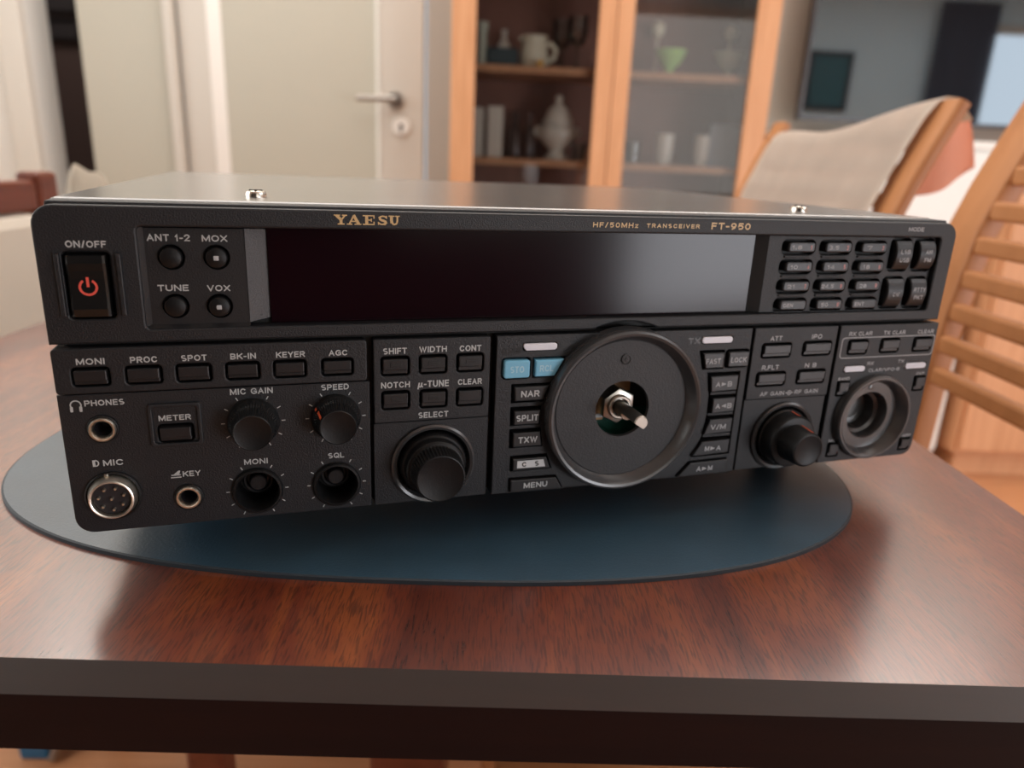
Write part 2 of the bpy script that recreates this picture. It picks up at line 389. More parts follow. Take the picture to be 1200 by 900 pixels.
for bx0, t, hgt in ((.078, 'pale cream binder standing leftmost on the lower cabinet shelf', .135), (.128, 'wider pale cream binder, second from the left on the lower shelf', .14)):
    wd = .016 if bx0 < .1 else .022
    b = thing('binder', t, 'book', (bx0, SY, .905), group='pale binders on the lower shelf')
    obj('cover', (lambda q: (box(q, -wd, -wd + .003, -.05, .06, 0, hgt, .001), box(q, wd - .003, wd, -.05, .06, 0, hgt, .001), box(q, -wd, wd, -.053, -.05, 0, hgt, .001), q)[-1])(nb()), M['whiteware'], b)
    obj('pages', bx(-wd + .004, wd - .004, -.049, .055, .003, hgt - .005), M['cream'], b)
BT = [(0, 0), (.019, 0), (.020, .006), (.020, .07), (.016, .085), (.008, .10), (.0075, .13), (.009, .133), (0, .134)]
for gx, gy, t in ((.188, .15, 'dark brown bottle beside the cream binders on the lower shelf'), (.232, .17, 'dark brown bottle just left of the white urn')):
    ware('bottle', t, 'bottle', BT, (gx, CY + gy, .905), M['brown'], group='brown bottles on the lower shelf')
ur = thing('lidded_urn', 'white footed ceramic urn with domed lid and side handles', 'urn', (.313, SY, .905))
obj('body', lathe_z(nb(), [(0, 0), (.034, 0), (.036, .008), (.022, .022), (.024, .032), (.046, .05), (.055, .072), (.052, .092), (.044, .10), (0, .10)]), M['whiteware'], ur, 50)
obj('lid', lathe_z(nb(), [(.046, .10), (.047, .104), (.038, .122), (.030, .142), (.014, .156), (.008, .160), (.012, .170), (.009, .180), (0, .184)]), M['whiteware'], ur, 50)
for s in (-1, 1):
    obj('handle', sweep(nb(), [(s * .048, 0, .088), (s * .062, 0, .090), (s * .066, 0, .078), (s * .054, 0, .064)], circ_section(.005, 10)), M['whiteware'], ur, 50)
ware('tumbler', 'small clear tumbler right of the white urn', 'glass', [(0, 0), (.018, 0), (.022, .05), (.0205, .05), (.017, .004), (0, .004)], (.375, SY - .05, .905), M['glass'])
BW = [(0, 0), (.018, 0), (.019, .005), (.010, .012), (.012, .018), (.030, .034), (.042, .058), (.046, .070), (.043, .070), (.038, .057), (.026, .036), (0, .024)]
ware('bowl', 'bright green footed glass bowl on the upper right shelf', 'bowl', BW, (.628, SY, 1.152), M['green'])
ware('bowl', 'grey green footed bowl at the right end of the upper shelf', 'bowl', BW, (.80, SY, 1.152), M['celadon'])
CS = [(0, 0), (.022, 0), (.023, .004), (.006, .012), (.004, .03), (.004, .112), (.010, .115), (.019, .126), (.0215, .140), (.017, .153), (.006, .160), (0, .161)]
ware('candlestick', 'thin stand with a round white top behind the green bowl', 'candlestick', CS, (.603, SY + .09, 1.152), M['ceramic'], group='round topped stands on the upper shelf')
ware('candlestick', 'thin stand with a round white top behind the grey green bowl', 'candlestick', CS, (.822, SY + .09, 1.152), M['ceramic'], group='round topped stands on the upper shelf')
CP = [(0, 0), (.020, 0), (.022, .004), (.026, .03), (.028, .088), (.0265, .088), (.024, .03), (.018, .006), (0, .006)]
for gx, t in ((.636, 'tall white beaker, left of the two on the lower right shelf'), (.752, 'tall white beaker beside the pale blue block')):
    ware('beaker', t, 'cup', CP, (gx, SY, .905), M['whiteware'], group='white beakers on the lower shelf')
ware('tumbler', 'small clear tumbler beside the middle stile on the lower right shelf', 'glass', [(0, 0), (.018, 0), (.022, .06), (.0205, .06), (.017, .004), (0, .004)], (.535, SY - .04, .905), M['glass'])
b = thing('reflection_block', 'pale blue block standing in for a reflection at the right end of the lower shelf', 'reflection_block', (.81, SY, .905))
obj('cover', (lambda q: (box(q, -.045, .045, -.03, -.027, 0, .12, .001), box(q, -.045, .045, .0, .003, 0, .12, .001), box(q, -.045, -.042, -.027, 0, 0, .12), q)[-1])(nb()), M['paleblue'], b)  # covers and pages form a block added in place of a bluish reflection
obj('pages', bx(-.041, .043, -.0265, -.0005, .002, .117), M['cream'], b)

# ================================================================== dresser and television
dr = thing('dresser', 'white lacquered chest of drawers under the television', 'dresser', (1.235, 1.9, 0))
bm = nb()
box(bm, -.335, .335, 0, .28, .06, .985); box(bm, -.34, .34, -.012, .285, .985, 1.005, .002)
box(bm, -.32, .32, .02, .27, 0, .06)
obj('carcass', bm, M['bright'], dr)
for r in range(4):
    z0 = .075 + r * .226
    obj('drawer', bx(-.330, .330, -.016, -.001, z0, z0 + .218, .003), M['bright'], dr)
sb = thing('sideboard', 'low pine sideboard seen through the slats of the nearest chair', 'sideboard', (2.29, 1.85, 0))
bm = nb()
box(bm, -.69, .69, 0, .33, .08, .84, .003); box(bm, -.70, .70, -.015, .335, .84, .865, .004); box(bm, -.66, .66, .03, .30, 0, .08)
obj('carcass', bm, M['pine_cab'], sb)
for k_ in range(3):
    x0 = -.685 + k_ * .4575
    q = obj('door', bx(x0 + .003, x0 + .452, -.018, -.001, .095, .83, .003), M['pine_cab'], sb)
    kb = lathe_z(nb(), [(0, .018), (.012, .016), (.013, .010), (.006, .004), (.006, 0)])
    bmesh.ops.rotate(kb, verts=kb.verts, matrix=Matrix.Rotation(R90, 3, 'X'), cent=(0, 0, 0))
    bmesh.ops.translate(kb, verts=kb.verts, vec=(x0 + .40, -.018, .5))
    obj('knob', kb, M['metal'], q, 40)
tv = thing('television', 'flat dark television whose screen mirrors a picture and a window', 'television', (1.72, 2.1, 1.005))
obj('screen', bx(-.66, .66, 0, .004, .062, .80), M['tv'], tv)
bm = nb(); box(bm, -.672, -.66, -.003, .03, .05, .812, .002); box(bm, .66, .672, -.003, .03, .05, .812, .002)
box(bm, -.66, .66, -.003, .03, .05, .062); box(bm, -.66, .66, -.003, .03, .80, .812); box(bm, -.66, .66, .004, .03, .062, .80)
box(bm, -.4, .4, .03, .0995, .12, .6, .01)
obj('bezel', bm, M['tvframe'], tv)

# ================================================================== table
TX0, TX1, TY0, TY1, TZ = -.2475, .3955, -.041, 1.25, .75
tb = thing('dining_table', 'dark red brown wooden dining table carrying the blue mat', 'table', ((TX0 + TX1) / 2 + .005, .6006, 0), -.00785)
ox, oy = (TX0 + TX1) / 2, .6
bm = nb()
c = .0072; zb = .7226
def loop(o, z): return [bm.verts.new(q) for q in ((TX0 - o - ox, TY0 - o - oy, z), (TX1 + o - ox, TY0 - o - oy, z), (TX1 + o - ox, TY1 + o - oy, z), (TX0 - o - ox, TY1 + o - oy, z))]
l0 = loop(0, TZ); l1 = loop(c, TZ - c); l2 = loop(c, zb)
bm.faces.new(l0)
for a, b_ in ((l0, l1), (l1, l2)):
    for i in range(4):
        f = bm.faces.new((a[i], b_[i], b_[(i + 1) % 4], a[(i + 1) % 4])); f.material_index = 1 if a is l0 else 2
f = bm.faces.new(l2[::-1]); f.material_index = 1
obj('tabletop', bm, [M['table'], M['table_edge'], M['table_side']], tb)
bm = nb()
box(bm, -.26, .26, -.555, -.535, .64, zb); box(bm, -.26, .26, .56, .58, .64, zb); box(bm, -.265, -.245, -.555, .58, .64, zb); box(bm, .245, .265, -.555, .58, .64, zb)
for f in bm.faces: pass
obj('apron', bm, M['table_edge'], tb)
for sy in (-.35, .20):
    bm = nb(); box(bm, -.018, .040, sy - .03, sy + .03, .05, zb, .004)
    obj('column', bm, M['mahogany'], tb)
    bm = nb(); box(bm, -.20, .22, sy - .028, sy + .028, 0, .05, .008)
    obj('trestle_foot', bm, M['mahogany'], tb)
    obj('crossbar', bx(-.18, -.0185, sy - .025, sy + .025, zb - .04, zb), M['mahogany'], tb); obj('crossbar', bx(.0405, .20, sy - .025, sy + .025, zb - .04, zb), M['mahogany'], tb)
# oval mat
mt = nb(); N = 160; rings = []
for o, z in ((0, 0), (0, .0016), (-.0008, .002)):
    ring = []
    for i in range(N):
        t = 2 * PI * i / N; cs, sn = math.cos(t), math.sin(t)
        e = 2 / 2.5
        ring.append(mt.verts.new(((.206 + o) * math.copysign(abs(cs) ** e, cs), (.125 + o) * math.copysign(abs(sn) ** e, sn), z)))
    rings.append(ring)
for a, b_ in zip(rings, rings[1:]):
    for i in range(N): mt.faces.new((a[i], a[(i + 1) % N], b_[(i + 1) % N], b_[i])).material_index = 1
mt.faces.new(rings[-1]); mt.faces.new(rings[0][::-1])
o = tag(obj('placemat', mt, [M['felt'], M['mat_edge']]), 'dark blue oval placemat on the table under the radio', 'placemat')
o.location = (.118, .130, TZ)

# ================================================================== chairs
PROF = [(.590, 0), (.560, .25), (.545, .46), (.546, .60), (.549, .66), (.552, .756), (.558, .80), (.568, .865), (.588, .915), (.613, .972)]
def back_x(z):
    """front face of a pine chair's back at height z"""
    for (xa, za), (xb, zb_) in zip(PROF, PROF[1:]):
        if z <= zb_: return xa + (xb - xa) * (z - za) / (zb_ - za)
    return PROF[-1][0]
def pine_chair(label, y0, y1, slats, dx=0, th=.011):
    t = thing('dining_chair', label, 'chair', (.40 + dx, (y0 + y1) / 2, 0), group='pine chairs along the right side of the table')
    hw = (y1 - y0) / 2
    def X(x): return x - .40
    zs = [i * .968 / 26 for i in range(27)]
    for s in (-1, 1):
        yc = s * (hw - .024)
        pts = [(X(back_x(z)) + th, yc, z) for z in zs]
        top = pts[-1]
        bm = sweep(nb(), pts + [(top[0] + .003, yc, top[2] + .007)], rrect2(.024, th, .004, 3))
        obj('rear_leg', bm, M['pine'], t, 40)
        obj('front_leg', bx(X(.165), X(.200), s * (hw - .022) - .018, s * (hw - .022) + .018, 0, .44, .004), M['pine'], t)
    obj('seat', bx(X(.15), X(.541), -hw + .010, hw - .010, .442, .462, .006), M['pine'], t)
    bm = nb()
    box(bm, X(.20), X(.538), -hw + .012, -hw + .032, .395, .441); box(bm, X(.20), X(.538), hw - .032, hw - .012, .395, .441); box(bm, X(.17), X(.19), -hw + .042, hw - .042, .395, .441)
    obj('seat_frame', bm, M['pine'], t)
    for z in slats:
        x = X(back_x(z - .008))
        obj('slat', bx(x + .001, x + .013, -hw + .0485, hw - .0485, z - .0165, z, .003), M['pine'], t)
    return t
SL = [.944 - .0303 * i for i in range(8)]
pine_chair('pine slat backed chair nearest the camera, beside the right table edge', -.012, .468, SL, .004)
pine_chair('pine slat backed chair with grey linen hung over its back', .53, 1.04, SL, -.018, .007)
# linen hung over the second pine chair's back: front fall, fold over the top, back fall
bm = nb(); NU, NV = 26, 34; grid = []
for i in range(NU + 1):
    u = i / NU; y = .558 + (.985 - .558) * u
    zt = .972 + (-.026 * math.sin(PI * min(1, u * 1.25) * .5) + .010 * max(0, u - .6)) + .003 * math.sin(9 * u)
    row = []
    for j in range(NV + 1):
        s = j / NV
        if s < .55:                       # front fall, towards the table
            z = .62 + (zt - .62) * (s / .55); x = back_x(z) - .018 - .0065 - .002 * (1 + math.sin(7 * u + 4 * s))
        elif s < .65:
            a = (s - .55) / .10 * PI; x = back_x(zt) - .018 + .009 - .0145 * math.cos(a); z = zt + .010 * math.sin(a)
        else:
            q = (s - .65) / .35; z = zt - q * .012; x = back_x(zt) - .018 + .0245 + .004 * q + .004 * (1 + math.sin(u * 6 + 1)) * q
        row.append(bm.verts.new((x, y, z)))
    grid.append(row)
for i in range(NU):
    for j in range(NV): bm.faces.new((grid[i][j], grid[i + 1][j], grid[i + 1][j + 1], grid[i][j + 1]))
bmesh.ops.solidify(bm, geom=bm.faces[:], thickness=-.0016)
cl = tag(obj('linen_cloth', bm, M['linen'], None, 80), 'grey beige linen cloth draped over the back of a pine chair', 'cloth')
# peach cloth hanging behind the near post of the same chair
bm = nb(); grid = []
TL, TR, BL, BR = Vector((.628, .606, .982)), Vector((.655, .612, .976)), Vector((.590, .602, .880)), Vector((.700, .640, .915))
for i in range(13):
    u = i / 12; row = []
    for j in range(13):
        v_ = j / 12
        p = TL.lerp(TR, u).lerp(BL.lerp(BR, u), v_)
        p.z -= .012 * math.sin(PI * u) * v_ - .010 * u * math.sin(PI * v_); p.y += .006 * math.sin(9 * u) * v_ + .004
        row.append(bm.verts.new(p))
    grid.append(row)
for i in range(12):
    for j in range(12): bm.faces.new((grid[i][j], grid[i + 1][j], grid[i + 1][j + 1], grid[i][j + 1]))
bmesh.ops.solidify(bm, geom=bm.faces[:], thickness=.002)
tag(obj('peach_cloth', bm, M['peach'], None, 80), 'peach pink cloth hanging behind the post of the linen draped chair', 'cloth')

def dark_chair(label, y0, y1, dz=0, group='dark red chairs along the left side of the table'):
    ym = (y0 + y1) / 2; hw = (y1 - y0) / 2
    t = thing('dining_chair', label, 'chair', (-.36, ym, 0), group=group)
    def X(x): return x + .36
    for s in (-1, 1):
        yc = s * (hw - .022)
        obj('rear_leg', bx(X(-.468), X(-.438), yc - .022, yc + .022, 0, .860 + dz, .006), M['mahogany'], t)
        obj('front_leg', bx(X(-.135), X(-.100), yc - .018, yc + .018, 0, .43, .005), M['mahogany'], t)
    obj('top_rail', bx(X(-.464), X(-.440), -hw + .0445, hw - .0445, .812 + dz, .850 + dz, .005), M['mahogany'], t)
    obj('seat', bx(X(-.436), X(-.09), -hw + .01, hw - .01, .43, .465, .010), M['mahogany'], t)
    obj('back_pad', bx(X(-.474), X(-.432), -hw + .046, hw - .046, .50, .810 + dz, .014), M['cream'], t)
    return t
dark_chair('dark red wooden chair with cream padded back, left of the radio', .32, .772)
dark_chair('dark red wooden chair carrying a crumpled cream cloth, behind the first red chair', .83, 1.28, -.045)
bm = nb(); grid = []
for i in range(15):
    u = i / 14; row = []
    for j in range(17):
        v_ = j / 16; a = (v_ - .5) * 2
        x = -.453 + a * (.019 + .022 * abs(a)) * (1 + .12 * math.sin(4 * u)); y = .818 + u * .10 - .012 * abs(a)
        z = .866 - .05 * (1 - min(1, u / .22)) ** 2 - abs(a) ** 1.6 * (.15 + .03 * math.sin(7 * u)) - .035 * max(0, u - .45) + .004 * math.sin(9 * u)
        row.append(bm.verts.new((x, y, z)))
    grid.append(row)
for i in range(14):
    for j in range(16): bm.faces.new((grid[i][j], grid[i + 1][j], grid[i + 1][j + 1], grid[i][j + 1]))
bmesh.ops.solidify(bm, geom=bm.faces[:], thickness=.0025)
tag(obj('cream_cloth', bm, M['cream'], None, 80), 'crumpled cream cloth over the corner of the farther dark red chair', 'cloth')
# blue plastic stool foot seen under the table edge
st = thing('step_stool', 'blue plastic folding stool on the floor under the table, at lower left', 'stool', (-.50, .70, 0))
obj('panel', bx(-.052, -.008, -.04, .06, 0, .10, .004), M['bluebox'], st)
obj('tread', bx(-.10, .02, -.02, .10, .1005, .120, .006), M['bluebox'], st)
obj('strut', sweep(nb(), [(.000, -.045, .006), (.026, .0, .098)], circ_section(.006, 10)), M['metal'], st, 40)

# ================================================================== the radio (panel coordinates in millimetres: x right, y into the case, z up)
radio = thing('radio_transceiver', 'black desktop radio transceiver standing on the blue oval placemat, tuning knob missing', 'radio',
              (.1334, .1950, .752), math.radians(16.2))
def V(x, y, z): return Vector(((x - 182.5) * .001, (y - 150) * .001, (z + 18) * .001))

def rr(x0, z0, x1, z1, r, n=5):
    out = []
    for cx, cz, t0 in ((x1 - r, z1 - r, 0), (x0 + r, z1 - r, 90), (x0 + r, z0 + r, 180), (x1 - r, z0 + r, 270)):
        for k in range(n + 1):
            t = math.radians(t0 + 90 * k / n); out.append((cx + r * math.cos(t), cz + r * math.sin(t)))
    return out
def circle(cx, cz, r, n=48): return [(cx + r * math.cos(2 * PI * i / n), cz + r * math.sin(2 * PI * i / n)) for i in range(n)]
def ccw(p): return sum(a[0] * b[1] - b[0] * a[1] for a, b in zip(p, p[1:] + p[:1])) > 0

def plate(bm, outers, holes, y0, y1, bev=.4, mi=0):
    """flat plate with holes, front face at y0, back at y1, both edges slightly bevelled"""
    cu = bpy.data.curves.new('tmp', 'CURVE'); cu.dimensions = '2D'; cu.fill_mode = 'BOTH'
    cu.extrude = max(.01, (y1 - y0) / 2 - bev); cu.bevel_depth = bev; cu.bevel_resolution = 1; cu.offset = -bev
    for lst, want in ((outers, True), (holes, False)):
        for p in lst:
            if ccw(p) != want: p = p[::-1]
            sp = cu.splines.new('POLY'); sp.points.add(len(p) - 1); sp.use_cyclic_u = True
            for q, (a, b) in zip(sp.points, p): q.co = (a, b, 0, 1)
    o = bpy.data.objects.new('tmp', cu); COL.objects.link(o)
    dg = bpy.context.evaluated_depsgraph_get(); dg.update()
    me = bpy.data.meshes.new_from_object(o.evaluated_get(dg))
    ym = (y0 + y1) / 2
    for v in me.vertices: v.co = V(v.co.x, ym - v.co.z, v.co.y)
    for p_ in me.polygons: p_.material_index = mi; p_.use_smooth = False
    bm.from_mesh(me)
    bpy.data.objects.remove(o); bpy.data.curves.remove(cu); bpy.data.meshes.remove(me)
    return bm
def inset(p, d):
    if not ccw(p): p = p[::-1]
    n = len(p); out = []
    for i in range(n):
        a, b, c2 = Vector(p[i - 1]), Vector(p[i]), Vector(p[(i + 1) % n])
        e1 = (b - a).normalized(); e2 = (c2 - b).normalized()
        n1 = Vector((-e1.y, e1.x)); n2 = Vector((-e2.y, e2.x))
        k = (n1 + n2); L = k.length
        k = k / L if L > 1e-6 else n1
        out.append(b + k * (d / max(.35, k.dot(n1))))
    return [(q.x, q.y) for q in out]
def prism(bm, p, yb, yf, bev=.4, mi=0, taper=0):
    """solid button: outline p, from y=yb forward (smaller y) to yf, rounded front edge"""
    if not ccw(p): p = p[::-1]
    steps = [(taper * 0, yb), (taper, yf + bev), (taper + bev * .3, yf + bev * .3), (taper + bev, yf)]
    rings = [[bm.verts.new(V(a, y, b)) for a, b in inset(p, d)] for d, y in steps]
    n = len(p)
    for a, b in zip(rings, rings[1:]):
        for i in range(n): bm.faces.new((a[i], a[(i + 1) % n], b[(i + 1) % n], b[i])).material_index = mi
    bm.faces.new(rings[-1]).material_index = mi; bm.faces.new(rings[0][::-1]).material_index = mi
    return bm
def lathe(bm, prof, c, n=64, mi=0, knurl=None, kd=.35, closed=False):
    """prof [(r,y)] about a y axis through (x,z)=c; profile segments listed in knurl get fluted"""
    rings = []
    for idx, (r, y) in enumerate(prof):
        if r < 1e-6: rings.append([bm.verts.new(V(c[0], y, c[1]))]); continue
        ring = []
        for i in range(n):
            rad = r - (kd if (knurl and idx in knurl and i % 2) else 0)
            t = 2 * PI * i / n; ring.append(bm.verts.new(V(c[0] + rad * math.cos(t), y, c[1] + rad * math.sin(t))))
        rings.append(ring)
    if closed: rings.append(rings[0])
    for a, b in zip(rings, rings[1:]):
        for i in range(n):
            j = (i + 1) % n
            q = list(dict.fromkeys([a[i % len(a)], a[j % len(a)], b[j % len(b)], b[i % len(b)]]))
            if len(q) > 2: bm.faces.new(q).material_index = mi
    return bm
def pbox(bm, x0, x1, y0, y1, z0, z1, bev=0, mi=0):
    a, b = V(x0, y0, z0), V(x1, y1, z1)
    return box(bm, a.x, b.x, a.y, b.y, a.z, b.z, bev * .001, mi)
def ar(cx, cz, rx, rz, t0, t1, n=8): return [(cx + rx * math.cos(math.radians(t0 + (t1 - t0) * i / n)), cz + rz * math.sin(math.radians(t0 + (t1 - t0) * i / n))) for i in range(n + 1)]
OO = ar(.5, .5, .5, .5, 90, 450, 24)
GLYPH = {   # letter: (width, centre-line strokes in a unit box)
    'A': (.92, [[(0, 0), (.5, 1), (1, 0)], [(.18, .34), (.82, .34)]]),
    'B': (.82, [[(.62, .5)] + ar(.62, .25, .38, .25, 90, -90) + [(0, 0), (0, 1)] + ar(.58, .75, .36, .25, 90, -90) + [(0, .5)]]),
    'C': (.90, [ar(.52, .5, .52, .5, 42, 318, 20)]),
    'D': (.86, [[(0, 0), (0, 1), (.45, 1)] + ar(.45, .5, .55, .5, 90, -90, 14) + [(0, 0)]]),
    'E': (.74, [[(1, 1), (0, 1), (0, 0), (1, 0)], [(0, .52), (.9, .52)]]),
    'F': (.72, [[(1, 1), (0, 1), (0, 0)], [(0, .5), (.86, .5)]]),
    'G': (.94, [ar(.52, .5, .52, .5, 42, 300, 18) + [(1, .12), (1, .46), (.58, .46)]]),
    'H': (.86, [[(0, 0), (0, 1)], [(1, 0), (1, 1)], [(0, .52), (1, .52)]]),
    'I': (.20, [[(.5, 0), (.5, 1)]]),
    'K': (.86, [[(0, 0), (0, 1)], [(1, 1), (.05, .42)], [(.36, .62), (1, 0)]]),
    'L': (.70, [[(0, 1), (0, 0), (1, 0)]]),
    'M': (1.02, [[(0, 0), (0, 1)], [(1, 0), (1, 1)], [(.03, 1), (.5, .1), (.97, 1)]]),
    'N': (.88, [[(0, 0), (0, 1)], [(1, 0), (1, 1)], [(.03, 1), (.97, 0)]]),
    'O': (.96, [OO]), '0': (.76, [OO]),
    'P': (.80, [[(0, 0), (0, 1), (.62, 1)] + ar(.62, .72, .38, .28, 90, -90) + [(0, .44)]]),
    'Q': (.96, [OO, [(.6, .3), (1.0, -.02)]]),
    'R': (.84, [[(0, 0), (0, 1), (.62, 1)] + ar(.62, .74, .38, .26, 90, -90) + [(0, .48)], [(.55, .48), (1, 0)]]),
    'S': (.80, [ar(.5, .75, .5, .25, 62, 180, 8) + [(.05, .64), (.25, .55), (.75, .45), (.95, .36)] + ar(.5, .25, .5, .25, 0, -118, 8)]),
    'T': (.80, [[(0, 1), (1, 1)], [(.5, 1), (.5, 0)]]),
    'U': (.86, [[(0, 1), (0, .36)] + ar(.5, .36, .5, .36, 180, 360, 12) + [(1, 1)]]),
    'V': (.88, [[(0, 1), (.5, 0), (1, 1)]]),
    'W': (1.22, [[(0, 1), (.26, 0), (.5, .95), (.74, 0), (1, 1)]]),
    'X': (.86, [[(0, 0), (1, 1)], [(0, 1), (1, 0)]]),
    'Y': (.86, [[(0, 1), (.5, .45), (1, 1)], [(.5, .45), (.5, 0)]]),
    'z': (.62, [[(0, .66), (1, .66), (0, 0), (1, 0)]]),
    '1': (.46, [[(.1, .72), (.75, 1), (.75, 0)]]),
    '2': (.76, [ar(.5, .72, .5, .28, 165, -20, 10) + [(0, 0), (1, 0)]]),
    '3': (.76, [ar(.45, .76, .5, .24, 128, -90, 8) + ar(.45, .26, .55, .26, 90, -128, 8)]),
    '4': (.80, [[(.76, 0), (.76, 1), (0, .26), (1, .26)]]),
    '5': (.76, [[(.95, 1), (.12, 1), (.05, .52)] + ar(.46, .32, .54, .32, 120, -118, 10)]),
    '6': (.76, [ar(.5, .32, .5, .32, 90, 450, 16), [(.02, .34), (.2, .8), (.75, 1)]]),
    '7': (.72, [[(0, 1), (1, 1), (.4, 0)]]),
    '8': (.76, [ar(.5, .77, .42, .23, -90, 270, 14), ar(.5, .27, .5, .27, 90, 450, 14)]),
    '9': (.76, [ar(.5, .68, .5, .32, 90, 450, 16), [(.98, .66), (.8, .2), (.25, 0)]]),
    '/': (.50, [[(0, -.05), (1, 1.05)]]), '-': (.46, [[(0, .42), (1, .42)]]), '.': (.20, [[(.5, -.06), (.5, .1)]]),
    '\u03bc': (.86, [[(-.15, -.32), (.16, .66)], [(.06, .25)] + ar(.36, .2, .3, .2, 200, 300, 5) + [(.72, .3), (.85, .66)], [(.85, .66), (.78, .1), (1, .02)]]),
}
def ribbon(bm, pts, wd, y, mi):
    P = [Vector(q) for q in pts]; closed = (P[0] - P[-1]).length < 1e-5
    if closed: P = P[:-1]
    n = len(P); A = []
    for i in range(n):
        a = P[i - 1] if (i or closed) else None; c2 = P[(i + 1) % n] if (i < n - 1 or closed) else None
        e1 = (P[i] - a).normalized() if a is not None else None; e2 = (c2 - P[i]).normalized() if c2 is not None else None
        if e1 is None: e1 = e2
        if e2 is None: e2 = e1
        n1, n2 = Vector((-e1.y, e1.x)), Vector((-e2.y, e2.x)); k = n1 + n2
        k = k.normalized() if k.length > .2 else n1
        k = k * (wd / 2 / max(.5, k.dot(n1)))
        p = P[i].copy()
        if not closed and i == 0: p -= e2 * wd * .5
        if not closed and i == n - 1: p += e1 * wd * .5
        A.append((bm.verts.new(V(p.x - k.x, y, p.y - k.y)), bm.verts.new(V(p.x + k.x, y, p.y + k.y))))
    m = n if closed else n - 1
    for i in range(m):
        u, v = A[i], A[(i + 1) % n]; bm.faces.new((u[0], v[0], v[1], u[1])).material_index = mi
def text(bm, s, cx, cz, w_, h_, y, mi=0, bold=.19, gap=.16):
    """stroke lettering fitted to a width and cap height, lying at depth y"""
    tot = sum(GLYPH[ch][0] if ch != ' ' else .42 for ch in s) + gap * (len(s) - 1)
    sx = w_ / tot; x = cx - w_ / 2; k_ = 0
    wd = bold * min(h_, sx * 1.15); iw = wd / 2
    for ch in s:
        if ch == ' ': x += (.42 + gap) * sx; continue
        gw, st = GLYPH[ch]; gw *= sx
        for p in st:
            ribbon(bm, [(x + iw + a * max(.02, gw - wd), cz - h_ / 2 + iw + b_ * (h_ - wd)) for a, b_ in p], wd, y - .03 - .003 * (k_ % 4), mi); k_ += 1
        x += gw + gap * sx
    return bm
def flat(bm, pts, y, mi=0, th=.06):
    prism(bm, pts, y, y - th, .02, mi)

# ---- case, feet
bm = nb()
pbox(bm, 2.5, 362.5, 12, 300, 2, 113, 1.6)
case = obj('case_cover', bm, M['cover'], radio)
for sx in (64.5, 308.5):
    b = nb(); p = V(sx, 39, 113)
    lathe_z(b, [(.0038, 0), (.0038, .0012), (.0034, .0020), (.0022, .0024), (0, .0025)], (p.x, p.y, p.z), 28)
    box(b, p.x - .0024, p.x + .0024, p.y - .0004, p.y + .0004, p.z + .0022, p.z + .0027, 0, 1); box(b, p.x - .0004, p.x + .0004, p.y - .0024, p.y + .0024, p.z + .0022, p.z + .0027, 0, 1)
    obj('case_screw', b, [M['steel'], M['recess']], case, 35)
for fx in (32, 333):
    for fy in (62, 270):
        p = V(fx, fy, -18); b = lathe_z(nb(), [(0, 0), (.0085, 0), (.0095, .001), (.0105, .0195), (.0105, .021), (0, .021)], (p.x, p.y, p.z), 36)
        obj('rubber_foot', b, M['rubber'], radio, 40)

# ---- front panel body
RW = (29.0, 72.0, 356.8, 105.2)                     # the long upper recess
DC = (203.9, 34.1)                                   # tuning dial centre
SC = (334.8, 21.8)                                   # small dial centre
panel = nb()
outline = [(x, z) for x, z in rr(0, 0, 365, 111.6, 6)]
bz = rr(.0, .0, 365.0, 111.6, 6.5)
hole_power = rr(7.2, 75.8, 20.6, 97.2, 1.5)
key_bank = rr(271.6, 71.9, 356.8, 105.2, 1.2)
upper = [(365, 67.4), (365, 105)] + [(358.5 + 6.5 * math.cos(math.radians(t)), 105.1 + 6.5 * math.sin(math.radians(t))) for t in (15, 30, 45, 60, 75, 90)] + \
        [(6.5 + 6.5 * math.cos(math.radians(t)), 105.1 + 6.5 * math.sin(math.radians(t))) for t in (90, 105, 120, 135, 150, 165, 180)] + [(0, 67.4)]
# notch for the dial's shoulder in the lower edge of the upper plate
ang = math.acos((67.4 - DC[1]) / 36.2)
arc = [(DC[0] + 36.2 * math.sin(t), DC[1] + 36.2 * math.cos(t)) for t in [(-ang + 2 * ang * i / 14) for i in range(15)]]
upper = upper + arc
plate(panel, [upper], [rr(*RW[:2], *RW[2:], 1.6), hole_power], 0, 12, .7)
# top lip of the bezel, stepping back to the case
pbox(panel, 3.5, 361.5, 3.2, 14, 108, 112.6, .8)
# lower plates, one per section, split by narrow grooves
def btn(cx, cz, w_, h_, r=1.0): return rr(cx - w_ / 2, cz - h_ / 2, cx + w_ / 2, cz + h_ / 2, r)
R1 = [(11.2, 'MONI', 8.3), (26.9, 'PROC', 8.2), (42.3, 'SPOT', 8.0), (57.9, 'BK-IN', 8.3), (73.5, 'KEYER', 9.7), (89.8, 'AGC', 6.5)]
HB = .55
def holebtn(cx, cz, w_, h_): return btn(cx, cz, w_ + 1.7, h_ + 1.7, 1.4)
BW_, BH_ = 9.6, 4.9
plate(panel, [rr(.4, 51.0, 100.3, 66.3, 1.2)], [holebtn(x, 56.7, BW_, BH_) for x, _, _ in R1], -1.4, 8, .45)
# lower left: jacks, meter, small controls
lowA = [(101.2, 0), (101.2, 50.6), (.2, 50.6), (.2, 6)] + [(6.2 + 6 * math.cos(math.radians(t)), 6 + 6 * math.sin(math.radians(t))) for t in (195, 210, 225, 240, 255, 270)]
ROT = [(60.1, 10.8, 'MONI', 8.1), (88.4, 10.6, 'SQL', 5.8)]
plate(panel, [lowA], [circle(12.4, 38.2, 4.7), circle(36.8, 10.6, 4.7), circle(13.0, 13.6, 8.6), holebtn(34.8, 35.2, 9.8, 4.9)] + [circle(a, b, 7.9) for a, b, _, _ in ROT], -.6, 8, .35)
